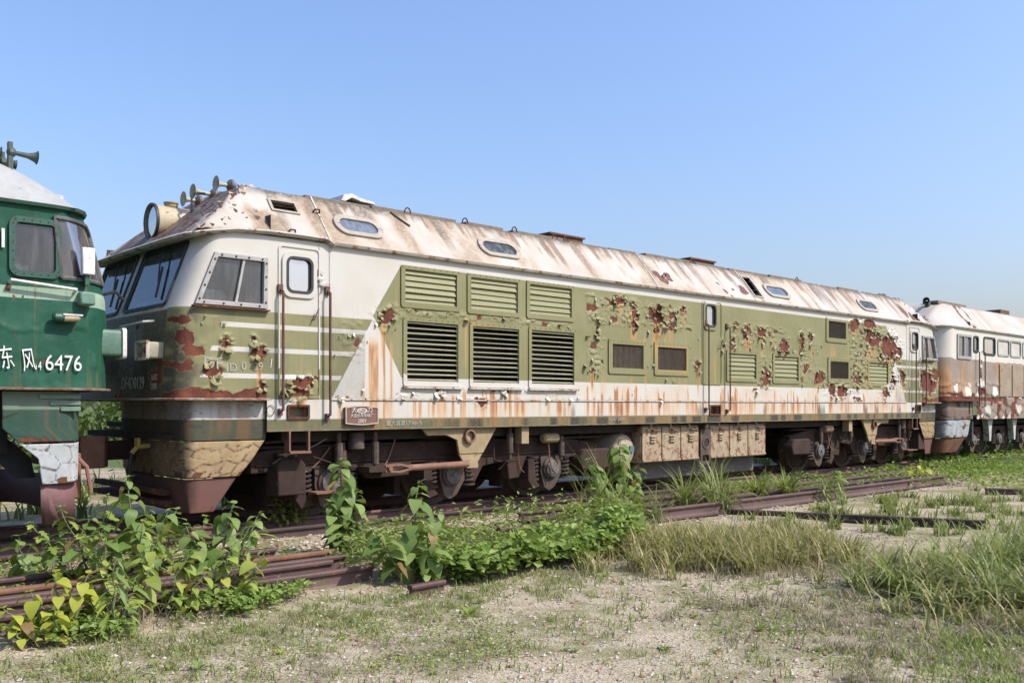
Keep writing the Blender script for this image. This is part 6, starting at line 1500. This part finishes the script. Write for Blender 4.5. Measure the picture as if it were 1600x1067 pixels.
def patchy(n, poly, hmax, seed, freq, thr):
    """like mat_of_leaves, but thinned into uneven hummocks with a ragged edge"""
    p = mat_of_leaves(int(n * 1.9), poly, hmax, seed, freq); rg = np.random.default_rng(seed + 1)
    m_ = fbm(p[:, 0] * 2.3, p[:, 1] * 2.3, seed + 40); p = p[rg.random(len(p)) < sstep(thr - .16, thr + .14, m_)]
    p[:, :2] += rg.normal(0, .05, (len(p), 2)); p[:, 2] += .16 * hmax / .3 * sstep(.5, .75, fbm(p[:, 0] * 3.1, p[:, 1] * 3.1, seed + 60)) * rg.random(len(p))
    return p
CENTRE = [(4.9, -1.3), (4.85, -2.4), (5.6, -2.9), (7.5, -2.85), (9.2, -2.2), (9.9, -1.3), (9.2, -.85), (7.8, -.75), (6.4, -.75), (5.5, -.9)]
leaf_cloud('vine_mat', 'dense green vine mat covering the middle of the rail pile', patchy(10000, CENTRE, .18, 3, 1.6, .47), (0, 0, 1), (.035, .075), VINE, 4)
leaf_cloud('vine_mat', 'taller pale weeds poking through the central vine mat', patchy(2600, CENTRE, .46, 5, 2.6, .54), (0, 0, 1), (.06, .11), VINE_P, 6, width=.4)
leaf_cloud('vine_mat', 'larger hanging vine leaves along the front of the rail pile', patchy(2600, [(5.0, -2.45), (5.7, -3.05), (7.0, -3.05), (8.2, -2.8), (8.6, -2.3), (6.6, -2.45)], .36, 7, 1.6, .44), (0, -.6, .8), (.07, .13), VINE, 8)
leaf_cloud('vine_mat', 'dark leaves at the foot of the left bush', patchy(1500, [(1.6, -2.4), (2.0, -2.85), (3.5, -2.75), (4.2, -2.4), (2.6, -2.3)], .16, 9, 2.0, .5), (0, -.3, 1), (.04, .08), VINE, 10)
leaf_cloud('vine_mat', 'low weeds between the rails left of the bush', patchy(3600, [(1.4, .1), (1.6, -1.2), (3.2, -1.2), (4.6, -.75), (4.6, -.1), (3.0, .2)], .16, 11, 1.6, .48), (0, 0, 1), (.022, .05), VINE_P, 12)
leaf_cloud('vine_mat', 'thin weeds between the loose rails below the seedling', patchy(1300, [(3.6, -1.0), (4.0, -1.6), (5.2, -1.5), (5.2, -.6), (4.4, -.5)], .10, 13, 2.0, .5), (0, 0, 1), (.025, .05), VINE, 14)
leaf_cloud('vine_mat', 'creeping weeds over the far loose rails', patchy(4200, [(13.5, .5), (13.2, -.6), (16.5, -1.5), (20, -1.9), (26, -1.0), (27, .4), (20, .5)], .22, 15, .9, .5), (0, 0, 1), (.05, .11), VINE, 16)
leaf_cloud('vine_mat', 'bright green creeping weeds at the far right edge', patchy(4200, [(18.5, -2.2), (20, -4.2), (27, -5), (34, -2), (30, .2), (22, -1.4)], .14, 17, .7, .45), (0, 0, 1), (.05, .11), VINE_P, 18)
leaf_cloud('vine_mat', 'weeds growing along the pale locomotive at the far right', patchy(5000, [(23, .4), (24, -.3), (44, 0), (44, 3), (23, 2.4)], .30, 19, .8, .45), (0, 0, 1), (.06, .13), VINE, 20)
leaf_cloud('vine_mat', 'tiny clover-like weeds greening the gravel at the lower left', patchy(4200, [(1.2, -3.0), (2.4, -4.6), (4.4, -5.2), (5.0, -3.6), (3.6, -2.9)], .04, 23, 1.1, .52), (0, 0, 1), (.012, .032), VINE_P, 24)
leaf_cloud('vine_mat', 'tiny weeds greening the gravel at the lower right', patchy(4200, [(5.4, -5.2), (4.8, -7.6), (7.0, -8.3), (8.4, -6.0), (7.4, -4.6)], .05, 25, 1.1, .52), (0, 0, 1), (.012, .035), VINE_P, 26)

# ---------------- grasses
def grass(name, label, poly, n, h, bend, m, seed, width=.006, clump=0, az0=None, cat='grass', spread=.22):
    rg = np.random.default_rng(seed); q = region(rg, n, poly)
    if clump:
        c = q[:max(1, n // clump)] + rg.normal(0, spread, (max(1, n // clump), 2)); wgt = rg.random(len(c)) ** 1.5 + .08; q = c[rg.choice(len(c), n, p=wgt / wgt.sum())] + rg.normal(0, .05, (n, 2)) * (.5 + rg.random((n, 1)))
    H = (h[0] + (h[1] - h[0]) * rg.random(n)) * (.6 + .7 * fbm(q[:, 0] * 1.2, q[:, 1] * 1.2, seed))
    a = rg.random(n) * 6.283 if az0 is None else az0 + rg.normal(0, .9, n)
    B = bend * (.35 + 1.0 * rg.random(n)); d = np.stack([np.cos(a), np.sin(a)], 1); w = np.stack([-d[:, 1], d[:, 0]], 1) * width * (.6 + .8 * rg.random(n))[:, None]
    base = np.column_stack([q, gz(q[:, 0], q[:, 1]) - .01]); V = []
    for t_, ww in ((0, 1), (.35, .95), (.7, .7), (1.0, .06)):
        ang = B * t_; lat = H * t_ * np.sin(ang * .75); up = H * t_ * np.cos(ang * .75)
        c = base + np.column_stack([d * lat[:, None], up]); V.append(c - np.column_stack([w * ww, np.zeros(n)])); V.append(c + np.column_stack([w * ww, np.zeros(n)]))
    V = np.stack(V, 1); F = (np.arange(n) * 8)[:, None, None] + np.array([(0, 1, 3, 2), (2, 3, 5, 4), (4, 5, 7, 6)])[None]
    me = tri_mesh(name, V.reshape(-1, 3), F.reshape(-1, 4), {'tint': np.repeat(np.clip(rg.normal(.45, .3, n), 0, 1), 8)}, m, True)
    return tag(put(name, me), label, cat, None, 'stuff')
grass('tall_grass', 'brownish green grass bank right of the vine mat', [(7.6, -2.8), (7.4, -3.45), (8.2, -4.2), (9.0, -4.6), (9.9, -4.1), (9.7, -3.2), (8.6, -2.55)], 7500, (.20, .44), 1.2, GRASS_B, 31, .007, 18, spread=.34)
grass('tall_grass', 'short dry grass fringe at the edge of the gravel', [(7.0, -3.2), (7.4, -4.2), (8.6, -5.2), (10, -5.2), (9.8, -4.6), (8.4, -4.4)], 3000, (.06, .16), 1.3, DRY, 32, .004, 10)
grass('tall_grass', 'long arching grass clump in front of the battery boxes', [(10.6, -.9), (11.0, -1.5), (12.2, -1.3), (12.0, -.5)], 260, (.5, 1.1), 1.5, GRASS, 33, .011, 60)
grass('tall_grass', 'arching grass beside the seedling at the centre right', [(8.4, -1.6), (9.0, -2.4), (10.2, -2.0), (10.0, -1.0)], 200, (.4, .85), 1.6, GRASS, 34, .009, 40)
grass('tall_grass', 'arching grass clump on the far rail pile', [(13.0, -1.0), (13.3, -1.6), (14.3, -1.6), (14.1, -.8)], 200, (.45, .95), 1.3, GRASS, 35, .013, 70)
grass('tall_grass', 'tall grass bank at the right edge of the yard', [(8.2, -6.15), (7.8, -6.75), (8.3, -7.6), (9.6, -8.3), (11.5, -7.4), (11.2, -6.2), (9.6, -5.9)], 6000, (.22, .66), 1.7, GRASS, 36, .009, 26, spread=.4)
grass('tall_grass', 'straw-coloured grass mixed into the right bank', [(7.9, -5.9), (7.3, -6.8), (8.2, -7.8), (11, -7.5), (11.4, -6.0), (9, -5.7)], 3200, (.12, .52), 1.7, GRASS_B, 37, .0075, 14, spread=.5)
grass('tall_grass', 'grass tufts around the slanting rail', [(11.5, -1.9), (11.0, -3.4), (12.5, -5.0), (16, -5.0), (18, -3.5), (16, -2.0)], 2300, (.06, .30), 1.2, GRASS, 38, .008, 26)
grass('tall_grass', 'rough grass beyond the slanting rail at the right', [(15, -2.2), (14, -5.5), (20, -8), (30, -7), (26, -3), (19, -2.4)], 4200, (.05, .24), 1.2, GRASS, 39, .010, 18)
grass('short_grass', 'sparse short grass scattered over the gravel yard', [(1.2, -3.0), (3.6, -7.0), (6.0, -8.3), (8, -6.0), (7.3, -3.4), (4.6, -3.1)], 5200, (.025, .10), 1.0, GRASS, 40, .0038, 9)
grass('short_grass', 'green moss-like grass along the foot of the rail pile', [(1.3, -2.9), (1.6, -3.6), (4.4, -3.5), (7.2, -3.5), (7.2, -3.0), (4.0, -2.7)], 5200, (.03, .10), 1.0, GRASS, 41, .0035, 14)
grass('dry_grass', 'dead brown grass litter on the lower left ground', [(1.2, -3.1), (2.3, -4.6), (4.2, -5.0), (4.8, -3.3), (3.0, -3.0)], 3200, (.03, .10), 1.7, DRY, 42, .0022, 16)
grass('dry_grass', 'dead brown grass litter at the right of the yard', [(6.0, -5.0), (5.2, -7.2), (7.0, -8.0), (8.0, -6.0), (7.4, -5.2)], 4200, (.05, .18), 1.7, DRY, 43, .0035, 16)
grass('dry_grass', 'dead twigs tangled over the rails at the left', [(2.5, -.1), (2.5, -.6), (3.3, -.6), (3.3, .0)], 260, (.12, .34), 2.0, DRY, 44, .004)
grass('tall_grass', 'grass growing along the near rail', [(6.5, .65), (6.5, .2), (22, .2), (22, .65)], 700, (.04, .16), 1.2, GRASS, 45, .006, 16)
grass('tall_grass', 'grass seen beyond the train on the far side', [(-6, 4.5), (-6, 10), (40, 14), (40, 4.0)], 12000, (.15, .5), 1.0, GRASS, 46, .016, 20)
grass('dry_grass', 'dead stalks tangled among the left bush', [(1.8, -2.3), (1.9, -2.8), (4.0, -2.6), (4.2, -2.2)], 500, (.08, .3), 1.8, DRY, 48, .0035)
grass('dry_grass', 'dead stalks poking out of the vine mat', CENTRE, 260, (.15, .5), 1.6, DRY, 49, .004)
grass('short_grass', 'bright green grass patch at the lower right corner', [(5.9, -6.9), (5.6, -7.8), (6.6, -8.0), (7.4, -7.2), (6.7, -6.6)], 3200, (.03, .11), 1.0, VINE_P, 50, .004, 12)
grass('tall_grass', 'single long stalks in front of the rear bogie', [(9.3, -.6), (9.6, -1.2), (10.3, -.9), (10, -.3)], 60, (.6, 1.3), .9, GRASS, 47, .008)

# ---------------- little weeds dotted over the gravel, each one a plant
wm_ = []
for v in range(4):
    b = MB(); n = rp_.randint(6, 10)
    for k in range(n):
        a = 6.283 * k / n + U(-.3, .3); L = U(.7, 1.1); e = U(.25, 1.0); w = U(.10, .17); c, s = math.cos(a), math.sin(a)
        def Pw(t_, o): return (c * L * t_ * math.cos(e) - s * o, s * L * t_ * math.cos(e) + c * o, L * t_ * math.sin(e) * (1 - .35 * t_) + .02)
        n0 = len(b.v); b.v += [Pw(0, 0), Pw(.45, w), Pw(1, 0), Pw(.45, -w)]; b.f.append((n0, n0 + 1, n0 + 2, n0 + 3))
    wm_.append(b.mesh('weed', LEAF_M if v % 2 else LEAF, 80, fix=False))
spots = [(2.46, -3.94, .11), (2.30, -3.62, .09), (2.62, -4.05, .08), (6.03, -5.74, .10), (5.06, -5.60, .08), (4.69, -3.94, .16), (4.75, -3.90, .10)]
while len(spots) < 70:
    x, y = U(2.2, 9.2), U(-8.0, -3.3)
    if y < -3.3 - (x - 2) * .75 - 2.0 or (x > 7 and y > -4.6): continue
    spots.append((x, y, U(.035, .095)))
for k, (x, y, s) in enumerate(spots):
    o = put('weed', wm_[k % 4], None, (x, y, gz1(x, y))); o.scale = (s, s, s * U(.8, 1.3)); o.rotation_euler = (0, 0, U(0, 6.28))
    if k == 0: lb = 'bright green rosette weed at the lower left, larger of the pair'
    elif k == 1: lb = 'smaller rosette weed of the pair at the lower left'
    elif k == 5: lb = 'spiky weed standing below the cut rail end'
    else: lb = 'small green weed sprouting from the sandy gravel'
    tag(o, lb, 'weed', 'small weeds dotted over the gravel')

# ---------------- trees and bushes behind the train
def bush(x, y, h, r, n, label, seed, group):
    rt = root('bush', (x, y, gz1(x, y)), label, 'bush', group); rg = np.random.default_rng(seed)
    b = MB()
    for k in range(5):
        a = k * 1.3 + seed; b.tube([(0, 0, -.05), (math.cos(a) * r * .3, math.sin(a) * r * .3, h * .4), (math.cos(a) * r * .6, math.sin(a) * r * .6, h * .8)], [.05, .035, .012], 5)
    o = bpy.data.objects.new('trunk', b.mesh('trunk', TWIG, 60)); COL.objects.link(o); o.parent = rt
    cl = rg.normal(0, 1, (34, 3)); cl /= np.linalg.norm(cl, axis=1, keepdims=True); cl = cl * np.array([r, r, h * .48]) * (.35 + .65 * rg.random((34, 1))) + [0, 0, h * .55]
    p = cl[rg.integers(0, 34, n)] + rg.normal(0, 1, (n, 3)) * r * .16
    p = p[p[:, 2] > .02]; n = len(p)
    f = rg.normal(0, 1, (n, 3)); f /= np.linalg.norm(f, axis=1, keepdims=True); sd_ = np.cross(f, rg.normal(0, 1, (n, 3))); sd_ /= np.linalg.norm(sd_, axis=1, keepdims=True)
    L = (.10 + .12 * rg.random(n))[:, None]
    V = np.stack([p, p + f * L * .5 + sd_ * L * .28, p + f * L, p + f * L * .5 - sd_ * L * .28], 1); F = (np.arange(n) * 4)[:, None] + np.arange(4)[None]
    o = bpy.data.objects.new('crown', tri_mesh('crown', V.reshape(-1, 3), F, {'tint': np.repeat(rg.random(n), 4)}, FARTREE)); COL.objects.link(o); o.parent = rt
k = 0
for x, y, h, r, lab in ((2.6, 8.2, 2.2, 1.3, 'leafy bush seen in the gap between the green and olive locomotives'), (4.3, 8.6, 2.6, 1.5, 'taller bush behind the gap between the two left locomotives'), (3.4, 11.0, 3.0, 1.8, 'farthest bush behind the gap between the two left locomotives'),
                   (7.2, 9.5, 2.2, 1.8, 'bush glimpsed under the front bogie of the olive locomotive'), (14, 11, 2.2, 2.0, 'bush hidden behind the battery boxes of the olive locomotive'), (22, 13, 2.4, 2.2, 'bush glimpsed under the rear bogie of the olive locomotive'), (36, 15, 2.8, 2.4, 'bush behind the pale locomotive at the far right')):
    bush(x, y, h, r, 2600, lab, 60 + k, 'bushes behind the train'); k += 1
